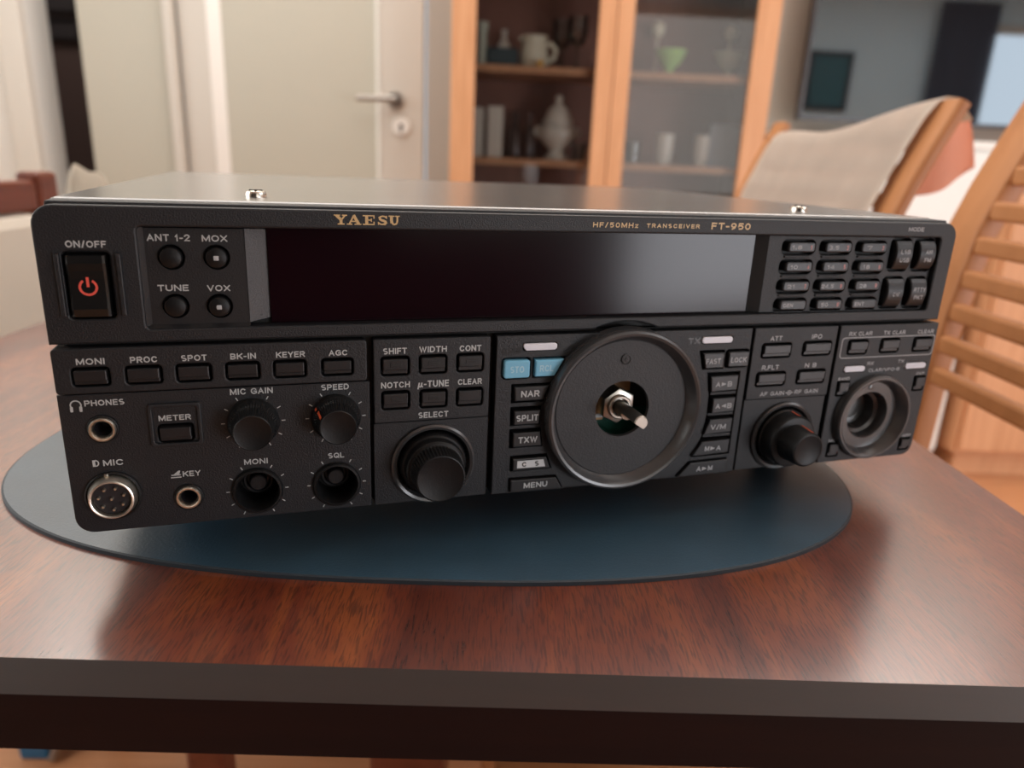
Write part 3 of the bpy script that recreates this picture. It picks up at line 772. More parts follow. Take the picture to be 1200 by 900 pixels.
# section with SHIFT .. SELECT
R2 = [(110.5, 56.1, 'SHIFT', 8.7, 61.9), (124.6, 56.2, 'WIDTH', 10.4, 62.1), (138.9, 56.3, 'CONT', 8.4, 62.0), (110.6, 42.8, 'NOTCH', 10.7, 48.9), (124.9, 42.7, '\u03bc-TUNE', 11.8, 48.7), (139.0, 42.6, 'CLEAR', 9.4, 48.8)]
plate(panel, [rr(102.6, 34.0, 146.8, 66.3, .8)], [holebtn(a, b, 9.0, 5.8) for a, b, _, _, _ in R2], -1.4, 8, .4)
plate(panel, [rr(102.4, 0, 147.0, 33.7, .6)], [circle(125.2, 15.8, 15.0)], -.6, 8, .3)
# centre section round the dial
QR = [(152.1, 49.6, 162.6, 56.6)]
def pg(*p): return list(p)
STO = rr(152.2, 49.6, 162.6, 56.7, 1.0); RCL = pg((164.9, 49.8), (173.0, 49.8), (176.6, 56.5), (164.9, 56.5))
NAR = pg((157.0, 40.0), (168.8, 40.0), (170.9, 46.0), (156.6, 46.0)); SPL = pg((157.0, 30.0), (167.7, 30.0), (168.1, 35.9), (157.0, 35.9))
TXW = pg((157.0, 20.5), (169.4, 20.5), (168.4, 26.7), (157.0, 26.7)); CSB = pg((157.4, 10.2), (173.6, 10.2), (171.6, 15.5), (157.4, 15.5))
MEN = pg((156.8, .9), (179.4, .6), (176.4, 5.9), (156.8, 6.2))
LEFTB = [(STO, 'STO', 'blue', 5.6), (RCL, 'RCL', 'blue', 5.6), (NAR, 'NAR', 'button', 7.6), (SPL, 'SPLIT', 'button', 9.2), (TXW, 'TXW', 'button', 8.0), (CSB, 'C S', 'button', 6.6), (MEN, 'MENU', 'button', 10.2)]
FST = pg((241.0, 49.7), (249.6, 49.7), (249.6, 56.5), (239.2, 56.5)); LCK = rr(251.8, 49.9, 261.8, 56.6, .8)
AB1 = pg((245.3, 39.0), (258.0, 39.4), (258.0, 46.3), (244.3, 46.1)); AB2 = pg((246.8, 29.2), (258.0, 29.6), (258.0, 36.2), (246.8, 36.0))
VM_ = pg((244.2, 19.5), (258.0, 20.0), (258.0, 26.6), (246.6, 26.4)); MA_ = pg((239.6, 9.6), (258.0, 10.2), (258.0, 16.6), (244.0, 16.2))
AM_ = pg((233.6, .4), (258.2, .5), (258.2, 6.9), (239.5, 6.6))
RIGHTB = [(FST, 'FAST', 7.0), (LCK, 'LOCK', 7.6), (AB1, 'A\u25b6B', 8.6), (AB2, 'A\u25c0B', 8.0), (VM_, 'V/M', 7.6), (MA_, 'M\u25b6A', 7.4), (AM_, 'A\u25b6M', 8.0)]
def grow(p, d=.75): return inset(p, -d)
midhole = [circle(DC[0], DC[1], 33.5, 72), grow(STO), grow(RCL), grow(FST, .7), grow(LCK, .7)]
lwell = [(155.4, 39.0), (155.4, 47.2), (172.4, 47.2), (170.0, 38.8), (169.0, 36.6), (168.9, 29.2), (169.4, 27.2), (170.6, 19.4), (155.4, 19.4)]
rwell = [(243.4, 47.3), (259.4, 47.3), (259.4, 9.0), (240.2, 8.6), (244.6, 18.8), (245.6, 28.6), (245.4, 36.8)]
plate(panel, [[(149.2, 0), (262.9, 0), (262.9, 66.3), (149.2, 66.3)]], midhole + [lwell, rwell, grow(CSB, .7), grow(inset(MEN, .1), .5), grow(inset(AM_, .1), .4), rr(159.7, 60.0, 174.0, 63.2, 1.2), rr(238.4, 60.2, 253.6, 63.4, 1.5)], -1.4, 8, .35)
# webs between the buttons of the two wells
for a, b, c2, d2 in ((155.6, 170.0, 37.0, 38.8), (155.6, 169.2, 27.6, 29.2), (246.2, 259.2, 36.9, 38.4), (246.2, 259.2, 27.4, 28.8), (245.2, 259.2, 17.4, 19.0)):
    pbox(panel, a, b, -.9, 6, c2, d2, .3)
# ATT / PO section and AF gain
R3 = [(276.4, 56.0, 'ATT', 6.0, 61.5), (297.6, 56.2, 'IPO', 5.4, 61.7), (275.6, 43.0, 'R.FLT', 8.8, 48.4), (296.8, 43.2, 'N B', 6.2, 48.6)]
plate(panel, [[(264.2, 33.9), (307.4, 33.9), (307.4, 66.2), (264.2, 66.2)]], [holebtn(a, b, 13.6, 5.2) for a, b, _, _, _ in R3], -1.4, 8, .35)
plate(panel, [[(264.2, 0), (307.4, 0), (307.4, 33.6), (264.2, 33.6)]], [circle(286.6, 15.4, 14.6)], -.6, 8, .3)
# clarifier section with the small dial
R4 = [(319.9, 56.0), (338.0, 56.2), (357.0, 56.2)]
R5 = [(315.8, 36.6, 5.4, 6.2), (360.0, 36.9, 5.0, 6.2), (316.6, 6.2, 5.2, 6.0), (359.0, 5.9, 4.8, 5.2)]
secE = [(308.9, 0), (358, 0)] + [(358.6 + 5.8 * math.cos(math.radians(t)), 5.8 + 5.8 * math.sin(math.radians(t))) for t in (285, 300, 315, 330, 345, 360)] + [(364.6, 66.2), (308.9, 66.2)]
plate(panel, [secE], [holebtn(a, b, 9.4, 5.4) for a, b in R4] + [btn(a, b, c2 + 1.6, d2 + 1.6, .9) for a, b, c2, d2 in R5] + [circle(SC[0], SC[1], 18.6), rr(314.2, 44.1, 326.4, 47.4, 1.5), rr(349.2, 44.2, 362.0, 47.6, 1.5)], -1.4, 8, .35)
# solid backing behind every opening
plate(panel, [rr(.8, .8, 364.2, 66.8, 5)], [circle(DC[0], DC[1], 30, 64), circle(SC[0], SC[1], 11.3), circle(12.4, 38.2, 3.0), circle(36.8, 10.6, 3.0)] + [circle(a, b, 7.5) for a, b, _, _ in ROT], 4.0, 12.5, .2, 1)
plate(panel, [rr(.8, 66.8, 364.2, 111, 4)], [], 6.2, 12.6, .2, 1)
front = obj('front_panel', panel, [M['panel'], M['recess']], radio)

# ---- upper recess: left button bay, sloped strip, key bay
bm = nb()
plate(bm, [[(30.0, 72.6), (61.2, 72.6), (61.2, 104.8), (30.0, 104.8)]], [circle(a, b, 4.1, 32) for a, b in ((38.2, 95.3), (52.0, 95.3), (38.2, 79.1), (51.8, 78.9))], 2.2, 5.8, .2)
def slab(bm, q, mi=0, yb=6.2):
    """four (x,y,z) corners of a sloped face, closed down to y=yb"""
    a = [bm.verts.new(V(*p)) for p in q]; b = [bm.verts.new(V(p[0], yb, p[2])) for p in q]
    bm.faces.new(a).material_index = mi; bm.faces.new(b[::-1]).material_index = mi
    for i in range(len(q)): bm.faces.new((a[i], a[(i + 1) % len(q)], b[(i + 1) % len(q)], b[i])).material_index = mi
slab(bm, [(28.8, .6, 72), (30.6, 2.2, 73.2), (30.6, 2.2, 104.8), (28.8, .6, 105.4)])
slab(bm, [(28.8, .6, 71.8), (61.2, .6, 71.8), (61.2, 2.2, 73.0), (30.6, 2.2, 73.0)])
bay = obj('button_bay', bm, M['panel2'], radio)
bm = nb(); slab(bm, [(61.2, 1.9, 73.2), (68.2, 5.4, 74.2), (68.2, 5.4, 104.4), (61.2, 1.9, 104.8)])
obj('display_bevel', bm, M['grey_strip'], radio)  # paler than the panel: window light on this slope is in its colour
bm = nb(); plate(bm, [[(68.1, 72.2), (262.0, 72.2), (262.0, 105.0), (68.1, 105.0)]], [], 4.6, 6.0, .1)
obj('display_window', bm, M['screen'], radio, None)
bm = nb(); slab(bm, [(262.0, 5.4, 72.3), (267.2, 2.6, 72.3), (267.2, 2.6, 105), (262.0, 5.4, 105)])
obj('display_bevel', bm, M['recess'], radio)  # opposite slope in black, its shade is in the colour
KX, KZ = (283.2, 302.2, 321.2), (100.3, 92.0, 83.6, 75.4)
kholes = [rr(x - 9.0, z - 3.4, x + 8.0, z + 3.0, 2.4) for x in KX for z in KZ]
MK = [(337.4, 97.2, 9.0), (350.6, 97.2, 9.0), (336.6, 80.2, 9.0), (349.8, 80.2, 9.0)]
mholes = [rr(x - 6.0, z - 7.5, x + 5.6, z + 7.3, 2.2) for x, z, _ in MK]
bm = nb(); plate(bm, [[(267.2, 72.2), (356.6, 72.2), (356.6, 105.0), (267.2, 105.0)]], kholes + mholes, 2.6, 5.9, .25)
for x in KX:
    for za in (96.2, 87.8, 79.5): pbox(bm, x - 7.5, x + 5.5, 1.9, 4, za - .45, za + .45, .3)
bay2 = obj('key_bay', bm, M['panel'], radio)

# ---- power switch
bm = nb()
p = [(8.3, 76.8), (19.4, 76.8), (19.4, 96.2), (8.3, 96.2)]
q = []
for i in range(9):                                   # gently dished rocker
    z = 76.8 + 19.4 * i / 8; y = -2.2 + 1.5 * math.sin(PI * i / 8) * .5 + (.7 if i in (0, 8) else 0)
    q.append((z, y))
rows = [[bm.verts.new(V(x, y + (0.6 if x in (8.3, 19.4) else 0), z)) for x in (8.3, 9.0, 18.7, 19.4)] for z, y in q]
for a, b in zip(rows, rows[1:]):
    for i in range(3): bm.faces.new((a[i], a[i + 1], b[i + 1], b[i]))
br = [[bm.verts.new(V(x, 5, z)) for x in (8.3, 9.0, 18.7, 19.4)] for z in (76.8, 96.2)]
bm.faces.new(rows[0] + br[0][::-1]); bm.faces.new(rows[-1][::-1] + br[1])
bm.faces.new([r[0] for r in rows] + [br[1][0], br[0][0]]); bm.faces.new([r[3] for r in rows][::-1] + [br[0][3], br[1][3]])
# power sign
def arcband(bm, cx, cz, r0, r1, t0, t1, y, mi, n=28):
    a = []
    for i in range(n + 1):
        t = math.radians(t0 + (t1 - t0) * i / n)
        a.append((bm.verts.new(V(cx + r0 * math.sin(t), y, cz + r0 * math.cos(t))), bm.verts.new(V(cx + r1 * math.sin(t), y, cz + r1 * math.cos(t)))))
    for u, v in zip(a, a[1:]): bm.faces.new((u[0], u[1], v[1], v[0])).material_index = mi
arcband(bm, 13.9, 86.3, 2.0, 2.75, 32, 328, -1.62, 1)
flat(bm, [(13.5, 86.3), (14.3, 86.3), (14.3, 89.5), (13.5, 89.5)], -1.60, 1, .05)
obj('power_button', bm, [mat('gloss_black', (.008, .008, .008), .22), M['red']], radio)
bm = nb()
for x in (5.2, 22.4):
    prism(bm, [(x, 76.8), (x + 1.6, 76.8), (x + 1.6, 96.8), (x, 96.8)], 1, -1.5, .4)
obj('switch_guard', bm, M['panel'], front)

# ---- push buttons with two-step faces
def step_button(cx, cz, w_, h_, m, name='push_button', slot=False, yf=-2.4):
    b = nb()
    prism(b, btn(cx, cz - h_ * .36, w_, h_ * .28, .25), 4.2, yf + .9, .25)
    prism(b, btn(cx, cz + h_ * .13, w_, h_ * .72, .35), 4.2, yf, .35)
    if slot:
        prism(b, btn(cx + .2, cz + .7, 4.2, 1.7, .2), yf + .1, yf - .16, .1, 0)
        prism(b, btn(cx + .2, cz + .7, 3.0, .7, .2), yf, yf - .2, .05, 1)
    return obj(name, b, [m, M['recess']], radio)
for x, _, _ in R1: step_button(x, 56.7, BW_, BH_, M['button'])
for i, (a, b, _, _, _) in enumerate(R2): step_button(a, b, 9.0, 5.8, M['button'], slot=i < 5)
for a, b, _, _, _ in R3: step_button(a, b, 13.6, 5.2, M['button'])
for a, b in R4: step_button(a, b, 9.4, 5.4, M['button'])
for a, b, c2, d2 in R5: step_button(a, b, c2, d2, M['button'])
step_button(34.8, 35.2, 9.8, 4.9, M['button'])
bm = nb()      # raised frame round METER
plate(bm, [rr(26.6, 30.5, 43.4, 46.2, 1.2)], [rr(28.0, 31.8, 42.0, 44.9, 1.0)], -1.7, .5, .4)
obj('meter_frame', bm, M['panel'], front)
# round buttons of the left bay
for i, (a, b) in enumerate(((38.2, 95.3), (52.0, 95.3), (38.2, 79.1), (51.8, 78.9))):
    bm = nb(); lathe(bm, [(0, -.2), (2.7, -.2), (3.2, .1), (3.4, .7), (3.4, 5.6), (0, 5.6)], (a, b), 32)
    if i % 2: prism(bm, btn(a, b, 1.6, 1.5, .2), -.1, -.26, .04, 1)
    obj('round_button', bm, [M['knob'], M['print_dim']], radio, 35)
# band keys
kt = [['1.8', '7', '21', 'GEN'], ['3.5', '10', '24.5', '50'], ['5', '14', '28', 'ENT']]
kt = [['1.8', '10', '21', 'GEN'], ['3.5', '14', '24.5', '50'], ['7', '18', '28', 'ENT']]
kn = [['1', '4', '7', '.'], ['2', '5', '8', '0'], ['3', '6', '9', '']]
for c_, x in enumerate(KX):
    for r_, z in enumerate(KZ):
        b = nb(); prism(b, rr(x - 6.6, z - 2.1, x + 6.8, z + 2.1, 1.2), 5.8, 1.0, .6)
        text(b, kt[c_][r_], x - 2.6, z, 1.3 * len(kt[c_][r_]) + 1.2, 1.7, 1.0, 1)
        if kn[c_][r_]: text(b, kn[c_][r_], x + 4.6, z, 1.0 if kn[c_][r_] != '.' else .5, 1.9 if kn[c_][r_] != '.' else .5, 1.0, 2)
        obj('band_key', b, [M['button'], M['print_dim'], mat('pink_print', (.62, .22, .20), .5) if 'pink_print' not in bpy.data.materials else bpy.data.materials['pink_print']], radio)
mk = [['LSB', 'USB'], ['AM', 'FM'], ['CW'], ['RTTY', 'PKT']]
for (x, z, w_), tx in zip(MK, mk):
    b = nb(); n = 9; prof = []
    for i in range(n):                               # convex face
        t = i / (n - 1); prof.append((z - 6.2 + 12.4 * t, 1.6 - 1.9 * math.sin(PI * t) ** .7))
    rows = [[b.verts.new(V(xx, yy + (.35 if k_ in (0, 3) else 0), zz)) for k_, xx in enumerate((x - 4.6, x - 4.1, x + 4.1, x + 4.6))] for zz, yy in prof]
    for a, c2 in zip(rows, rows[1:]):
        for i in range(3): b.faces.new((a[i], a[i + 1], c2[i + 1], c2[i]))
    bk = [[b.verts.new(V(xx, 5.8, zz)) for xx in (x - 4.6, x + 4.6)] for zz in (z - 6.2, z + 6.2)]
    b.faces.new([r[0] for r in rows] + [bk[1][0], bk[0][0]]); b.faces.new([r[3] for r in rows][::-1] + [bk[0][1], bk[1][1]])
    b.faces.new(rows[0] + [bk[0][1], bk[0][0]]); b.faces.new(rows[-1][::-1] + [bk[1][0], bk[1][1]])
    for i, s in enumerate(tx): text(b, s, x + .2, z + (1.6 if len(tx) > 1 else -.5) - 3.6 * i, 1.6 * len(s) + .4, 1.9, -.34, 1)
    obj('mode_key', b, [M['button'], M['print_dim']], radio)
# buttons round the dial
for p, s, m_, tw in LEFTB:
    b = nb(); prism(b, p, 4.2, -2.9, .5)
    xs = [q[0] for q in p]; zs = [q[1] for q in p]; cx = (min(xs) + max(xs)) / 2; cz = (min(zs) + max(zs)) / 2
    if s == 'RCL': cx -= 1.3
    if s in ('NAR', 'MENU'): cx -= .5
    lm = 'print'
    if s == 'C S':
        prism(b, [(159.2, 11.4), (171.3, 11.3), (170.4, 14.5), (159.2, 14.6)], -2.8, -3.0, .08, 2)
        text(b, 'C', 162.2, 12.95, 1.9, 2.1, -3.02, 3, .22); text(b, 'S', 167.6, 12.95, 1.7, 2.1, -3.02, 3, .22)
    else:
        text(b, s, cx, cz, tw, 2.6 if s != 'MENU' else 2.4, -2.92, 1)
    obj('push_button', b, [M[m_], mat('pale_blue_print', (.42, .66, .78), .5) if m_ == 'blue' else M['print'], M['white_btn'], M['dark_print']], radio)
for p, s, tw in RIGHTB:
    b = nb(); prism(b, p, 4.2, -2.9, .5)
    xs = [q[0] for q in p]; zs = [q[1] for q in p]; cx = (min(xs) + max(xs)) / 2 + (1.0 if s[-1] in 'MA' and '\u25b6' in s and s != 'A\u25b6B' else 0); cz = (min(zs) + max(zs)) / 2 - .2
    if len(s) == 3 and '/' not in s:
        text(b, s[0], cx - 2.9, cz, 2.2, 2.3, -2.92, 1); text(b, s[2], cx + 2.9, cz, 2.2, 2.3, -2.92, 1)
        tri = [(cx - 1.2, cz - .9), (cx + 1.2, cz), (cx - 1.2, cz + .9)]
        if s[1] == '\u25c0': tri = [(cx + 1.2, cz - .9), (cx + 1.2, cz + .9), (cx - 1.2, cz)]
        flat(b, tri, -2.9, 1)
    else: text(b, s, cx, cz, tw, 2.3, -2.92, 1)
    obj('push_button', b, [M['button'], M['print_dim']], radio)
# indicator lenses
for p in (pg((161.2, 60.2), (173.0, 60.2), (173.8, 61.0), (173.8, 62.4), (173.0, 63.0), (160.4, 63.0), (159.9, 62.3), (160.2, 61.2)), rr(238.6, 60.4, 253.3, 63.2, 1.3), rr(314.5, 44.4, 326.1, 47.1, 1.3), rr(349.5, 44.5, 361.7, 47.3, 1.3)):
    b = nb(); prism(b, p, 3.9, -1.9, .35); obj('indicator_lens', b, M['lens'], radio)

# ---- knobs
def knob(prof, c, kn, n, pointer=None, name='knob', kd=.35, parent=radio):
    b = nb(); lathe(b, prof, c, n, 0, kn, kd)
    if pointer:
        for t, r, ya, yb, tilt in pointer:
            t = math.radians(t); s, cs = math.sin(t), math.cos(t)
            hw = .5
            a = [(c[0] + r * s - hw * cs, ya, c[1] + r * cs + hw * s), (c[0] + r * s + hw * cs, ya, c[1] + r * cs - hw * s)]
            r2 = r + tilt
            d_ = [(c[0] + r2 * s + hw * cs, yb, c[1] + r2 * cs - hw * s), (c[0] + r2 * s - hw * cs, yb, c[1] + r2 * cs + hw * s)]
            b.faces.new([b.verts.new(V(*q)) for q in a + d_]).material_index = 1
    return obj(name, b, [M['knob'], M['orange']], parent, 30)
KP = [(8.9, -.5), (8.9, -1.6), (8.6, -2.2), (8.4, -3.0), (8.2, -5.0), (7.7, -5.6), (7.4, -6.0), (6.6, -11.4), (6.4, -11.9), (6.1, -12.2), (5.7, -12.0), (0, -12.0)]
knob(KP, (60.2, 37.4), (4, 5, 6, 7), 108)
knob(KP, (88.8, 37.4), (4, 5, 6, 7), 108, [(-58, 8.6, -2.8, -5.2, -.2), (-58, 7.75, -5.6, -11.4, -.85)])
# SELECT: fixed ring, wide fluted knob, narrow fluted knob
bm = nb(); lathe(bm, [(15.4, .5), (16.4, -.5), (16.4, -1.8), (15.6, -2.4), (14.6, -2.0), (13.6, .5), (13.6, 6)], (125.2, 15.8), 80)
obj('knob_ring', bm, M['ring'], radio, 35)
kk = knob([(13.2, 5), (13.2, -2.0), (12.4, -3.2), (11.8, -3.6), (11.4, -6.8), (10.9, -7.4), (10.4, -7.6), (0, -7.6)], (125.2, 15.8), (1,), 96)
knob([(10.3, -7.6), (10.2, -8.2), (9.7, -15.0), (9.2, -15.7), (8.8, -15.8), (8.4, -15.6), (0, -15.6)], (125.2, 15.8), (1, 2), 96, name='inner_knob', parent=kk, kd=.5)
# AF / RF gain: stacked smooth knobs with red lines
bm = nb(); lathe(bm, [(15.2, .5), (16.2, -.5), (16.2, -1.8), (15.4, -2.4), (14.4, -2.0), (13.4, .5), (13.4, 6)], (286.6, 15.4), 80)
obj('knob_ring', bm, M['ring'], radio, 35)
kk = knob([(13.0, 5), (13.0, -2.2), (12.4, -3.0), (12.0, -8.6), (11.4, -9.6), (10.6, -9.8), (0, -9.8)], (286.6, 15.4), (), 72, [(8, 12.55, -3.2, -8.6, -.35)])
knob([(8.6, -9.8), (8.5, -10.4), (7.9, -18.4), (7.4, -19.3), (6.8, -19.5), (6.4, -19.3), (0, -19.3)], (286.6, 15.4), (), 72, [(14, 8.62, -10.6, -18.3, -.6)], name='inner_knob', parent=kk)
# MONI and SQL: bare shafts in round wells
for a, b_, _, _ in ROT:
    bm = nb(); lathe(bm, [(8.9, -.3), (8.9, -1.4), (8.4, -2.2), (7.7, -2.3), (7.2, -1.2), (7.0, 11.6), (0, 11.6)], (a, b_), 64)
    w_ = obj('control_well', bm, M['knob'], radio, 35)
    bm = nb(); lathe(bm, [(5.6, 11.6), (5.6, 8.4), (5.1, 7.8), (4.4, 7.8), (4.0, 8.4), (4.0, 9.4), (3.2, 9.4), (3.1, 5.4), (2.7, 5.0), (0, 5.0)], (a, b_ + .2), 40)
    pbox(bm, a - .4, a + .4, 4.9, 6, b_ - 2.2, b_ + 2.6, .0, 1)
    obj('control_shaft', bm, [M['button'], M['recess']], w_, 35)
# ---- jacks and microphone socket
for a, b_ in ((12.4, 38.2), (36.8, 10.6)):
    bm = nb(); lathe(bm, [(4.9, -.4), (4.9, -1.1), (4.5, -1.4), (4.3, -1.0)], (a, b_), 48, 0); lathe(bm, [(4.3, .5), (4.3, -1.6), (3.9, -2.2), (3.4, -2.2), (2.9, -1.4), (2.75, .2)], (a, b_), 48, 1)
    lathe(bm, [(2.75, .2), (2.7, 9), (0, 9)], (a, b_), 48, 2)
    obj('jack_socket', bm, [M['knob'], M['nickel'], M['darker']], radio, 35)
mc = (13.0, 13.6)
bm = nb(); lathe(bm, [(8.9, 1), (8.9, -1.2), (8.4, -1.6), (8.1, -1.4)], mc, 64, 1)
lathe(bm, [(8.1, 2), (8.1, -.6), (7.2, -3.9), (7.0, -4.5), (6.6, -4.7), (6.2, -4.5), (6.1, -4.0), (6.1, 3)], mc, 64, 0)
pbox(bm, mc[0] - 1.9, mc[0] - .6, -1.9, 1, mc[1] + 7.4, mc[1] + 8.5, .1, 0)
ms = obj('microphone_socket', bm, [M['nickel'], M['knob']], radio, 35)
bm = nb(); lathe(bm, [(6.1, 3.8), (6.05, -2.6), (5.7, -2.9), (0, -2.9)], mc, 48); obj('insulator', bm, M['darker'], ms, 35)
for i in range(8):
    t = 2 * PI * i / 7 + .3; r_ = 4.0 if i < 7 else 0
    bm = nb(); lathe(bm, [(.5, -2.5), (.5, -4.0), (.35, -4.3), (0, -4.35)], (mc[0] + r_ * math.cos(t), mc[1] + r_ * math.sin(t)), 16)
    obj('contact_pin', bm, M['nickel'], ms, 35)
# ---- main tuning dial base
bm = nb()
lathe(bm, [(34.4, .5), (34.2, -1.6), (34.1, -3.0), (34.3, -6.6), (33.9, -7.4), (33.0, -7.8), (32.0, -7.5), (31.2, -6.4), (29.6, -2.6), (29.0, -2.2)], DC, 128)
ringo = obj('dial_ring', bm, M['ring'], radio, 35)
bm = nb(); lathe(bm, [(29.6, -2.6), (29.2, -2.9), (12.1, -2.9), (12.0, -2.6), (12.0, -1.0), (29.6, -1.0)], DC, 96, closed=True)
lathe(bm, [(2.3, -2.9), (2.3, -3.4), (1.8, -3.5), (1.5, -3.2), (.9, -3.2), (.7, -3.5), (0, -3.5)], (DC[0] - .3, DC[1] + 21.4), 24)
obj('dial_plate', bm, M['dial'], radio, 30)
bm = nb(); hexp = [(DC[0] + 7.7 * math.cos(math.radians(60 * i + 30)), DC[1] + 7.7 * math.sin(math.radians(60 * i + 34))) for i in range(6)]
prism(bm, hexp, 12, .8, .6); lathe(bm, [(5.2, 2), (5.2, -.6), (4.7, -1.2), (3.9, -1.2), (3.4, -.4)], DC, 40)
obj('hex_nut', bm, M['shaft'], radio, 30)
bm = nb(); n = 24; flatz = 1.5
def dring(r, y, flat_): 
    out = []
    for i in range(n):
        t = 2 * PI * i / n; x, z = r * math.cos(t), r * math.sin(t)
        if flat_:
            k = (x * -.55 + z * -.83)
            if k > flatz: x -= -.55 * (k - flatz); z -= -.83 * (k - flatz)
        out.append(bm.verts.new(V(DC[0] + x, y, DC[1] + z)))
    return out
rs = [dring(3.0, 4, False), dring(3.0, -8, False), dring(3.0, -8.1, True), dring(3.0, -19.6, True), dring(2.6, -20.1, True)]
for a, b_ in zip(rs, rs[1:]):
    for i in range(n): bm.faces.new((a[i], a[(i + 1) % n], b_[(i + 1) % n], b_[i]))
bm.faces.new(rs[-1])
obj('tuning_shaft', bm, M['shaft'], radio, 35)
bm = nb(); pbox(bm, DC[0] - 20, DC[0] + 20, 11.9, 12.4, DC[1] - 20, DC[1] - 5, 0, 0); pbox(bm, DC[0] - 13, DC[0] - 2, 10.6, 12, DC[1] - 9.5, DC[1] + 1, .2, 1); pbox(bm, DC[0] + 2, DC[0] + 10, 11, 12, DC[1] + 3, DC[1] + 12, .2, 1)
pbox(bm, DC[0] - 9, DC[0] + 1, 10.4, 12, DC[1] - 8.2, DC[1] - 6.6, 0, 2)
obj('circuit_board', bm, [M['pcb'], M['copper'], M['white_btn']], radio)
# ---- small dial base without its knob
bm = nb()
lathe(bm, [(21.2, .5), (21.0, -1.6), (20.6, -2.4), (20.6, -4.2), (19.9, -5.0), (19.0, -5.0), (18.2, -4.4), (16.8, -.2), (16.4, .3), (11.6, .3), (11.2, .8), (10.6, 5.2), (9.0, 6.0), (8.4, 11.5), (5.5, 12.0)], SC, 96)
lathe(bm, [(1.2, .3), (1.2, -.1), (.6, -.2), (0, -.2)], (SC[0] - 1, SC[1] + 13.8), 16)
sd = obj('small_dial_ring', bm, M['ring'], radio, 35)
bm = nb(); lathe(bm, [(5.6, 11.8), (5.4, 12.3), (0, 12.3)], SC, 32); obj('dial_socket', bm, M['darker'], sd)

# ---- lettering printed on the panel
bm = nb()
Y0, Y1, Y2 = -.02, -1.42, -.62
text(bm, 'ON/OFF', 14.4, 99.6, 11.4, 2.1, Y0)
text(bm, 'ANT 1-2', 37.9, 101.6, 12.8, 2.2, 2.18); text(bm, 'MOX', 51.8, 101.5, 7.8, 2.1, 2.18); text(bm, 'TUNE', 37.9, 85.2, 9.4, 2.1, 2.18); text(bm, 'VOX', 51.9, 85.0, 7.2, 2.1, 2.18)
for x, s, tw in R1: text(bm, s, x + .4, 62.0, tw, 2.1, Y1)
for a, b_, s, tw, tz in R2: text(bm, s, a, tz, tw, 2.3 if s[0] != '\u03bc' else 2.6, Y1)
text(bm, 'SELECT', 125.0, 36.3, 11.6, 2.3, Y1)
text(bm, 'PHONES', 13.9, 47.5, 11.9, 2.0, Y2); text(bm, 'MIC', 14.2, 25.8, 6.2, 2.2, Y2); text(bm, 'KEY', 38.4, 19.5, 5.8, 2.1, Y2); text(bm, 'METER', 34.8, 40.8, 10.2, 2.0, Y2)
text(bm, 'MIC GAIN', 60.2, 49.0, 14.2, 2.2, Y2); text(bm, 'SPEED', 88.8, 49.0, 9.8, 2.2, Y2)
for a, b_, s, tw in ROT: text(bm, s, a, 22.2, tw, 2.1, Y2)
# headphone, microphone and key signs
arcband(bm, 5.4, 47.0, 1.35, 1.75, -125, 125, Y2 - .03, 0)
for s in (-1, 1): flat(bm, btn(5.4 + s * 1.35, 45.6, .85, 1.9, .3), Y2, 0)
text(bm, 'D', 8.9, 25.9, 2.0, 2.4, Y2, 0, .16); flat(bm, btn(8.5, 25.9, .5, 1.7, .1), Y2)
flat(bm, [(31.6, 18.2), (35.0, 18.2), (35.0, 18.6), (31.6, 18.6)], Y2); flat(bm, [(31.8, 19.1), (34.8, 19.1), (34.8, 19.5), (31.8, 19.5)], Y2); flat(bm, [(32.6, 19.6), (34.4, 19.6), (34.8, 20.9), (34.2, 20.9)], Y2)
def ticks(c, r0, r1, t0, t1, n, y, skip=()):
    for i in range(n):
        if i in skip: continue
        t = math.radians(t0 + (t1 - t0) * i / (n - 1)); s, k_ = math.sin(t), math.cos(t); h_ = .17
        flat(bm, [(c[0] + r0 * s - h_ * k_, c[1] + r0 * k_ + h_ * s), (c[0] + r0 * s + h_ * k_, c[1] + r0 * k_ - h_ * s), (c[0] + r1 * s + h_ * k_, c[1] + r1 * k_ - h_ * s), (c[0] + r1 * s - h_ * k_, c[1] + r1 * k_ + h_ * s)], y)
for c_ in ((60.2, 37.4), (88.8, 37.4)): ticks(c_, 9.5, 10.8, -150, 150, 11, -.6, (5,))
for a, b_, _, _ in ROT: ticks((a, b_ + .1), 9.6, 10.8, -150, 150, 11, -.6, (5,))
for a, b_, s, tw, tz in R3: text(bm, s, a - 1.0, tz, tw, 2.1, Y1, 1)
text(bm, 'AF GAIN', 277.6, 36.2, 12.6, 1.9, Y1, 1); text(bm, 'RF GAIN', 295.8, 36.3, 12.6, 1.9, Y1, 1)
arcband(bm, 286.6, 36.2, .75, 1.1, 0, 360, Y1 - .03, 1); flat(bm, circle(286.6, 36.2, .4, 12), Y1, 1); flat(bm, [(284.6, 36.0), (285.5, 36.0), (285.5, 36.4), (284.6, 36.4)], Y1, 1); flat(bm, [(287.7, 36.0), (288.6, 36.0), (288.6, 36.4), (287.7, 36.4)], Y1, 1)
for s, x, tw in (('RX CLAR', 320.3, 12.8), ('TX CLAR', 339.4, 12.4), ('CLEAR', 357.6, 9.4)): text(bm, s, x, 62.3, tw, 1.9, Y1, 1)
plate(bm, [rr(310.6, 50.9, 364.0, 60.7, 1.6)], [rr(311.0, 51.3, 363.6, 60.3, 1.3)], -1.47, -1.41, .005, 1)
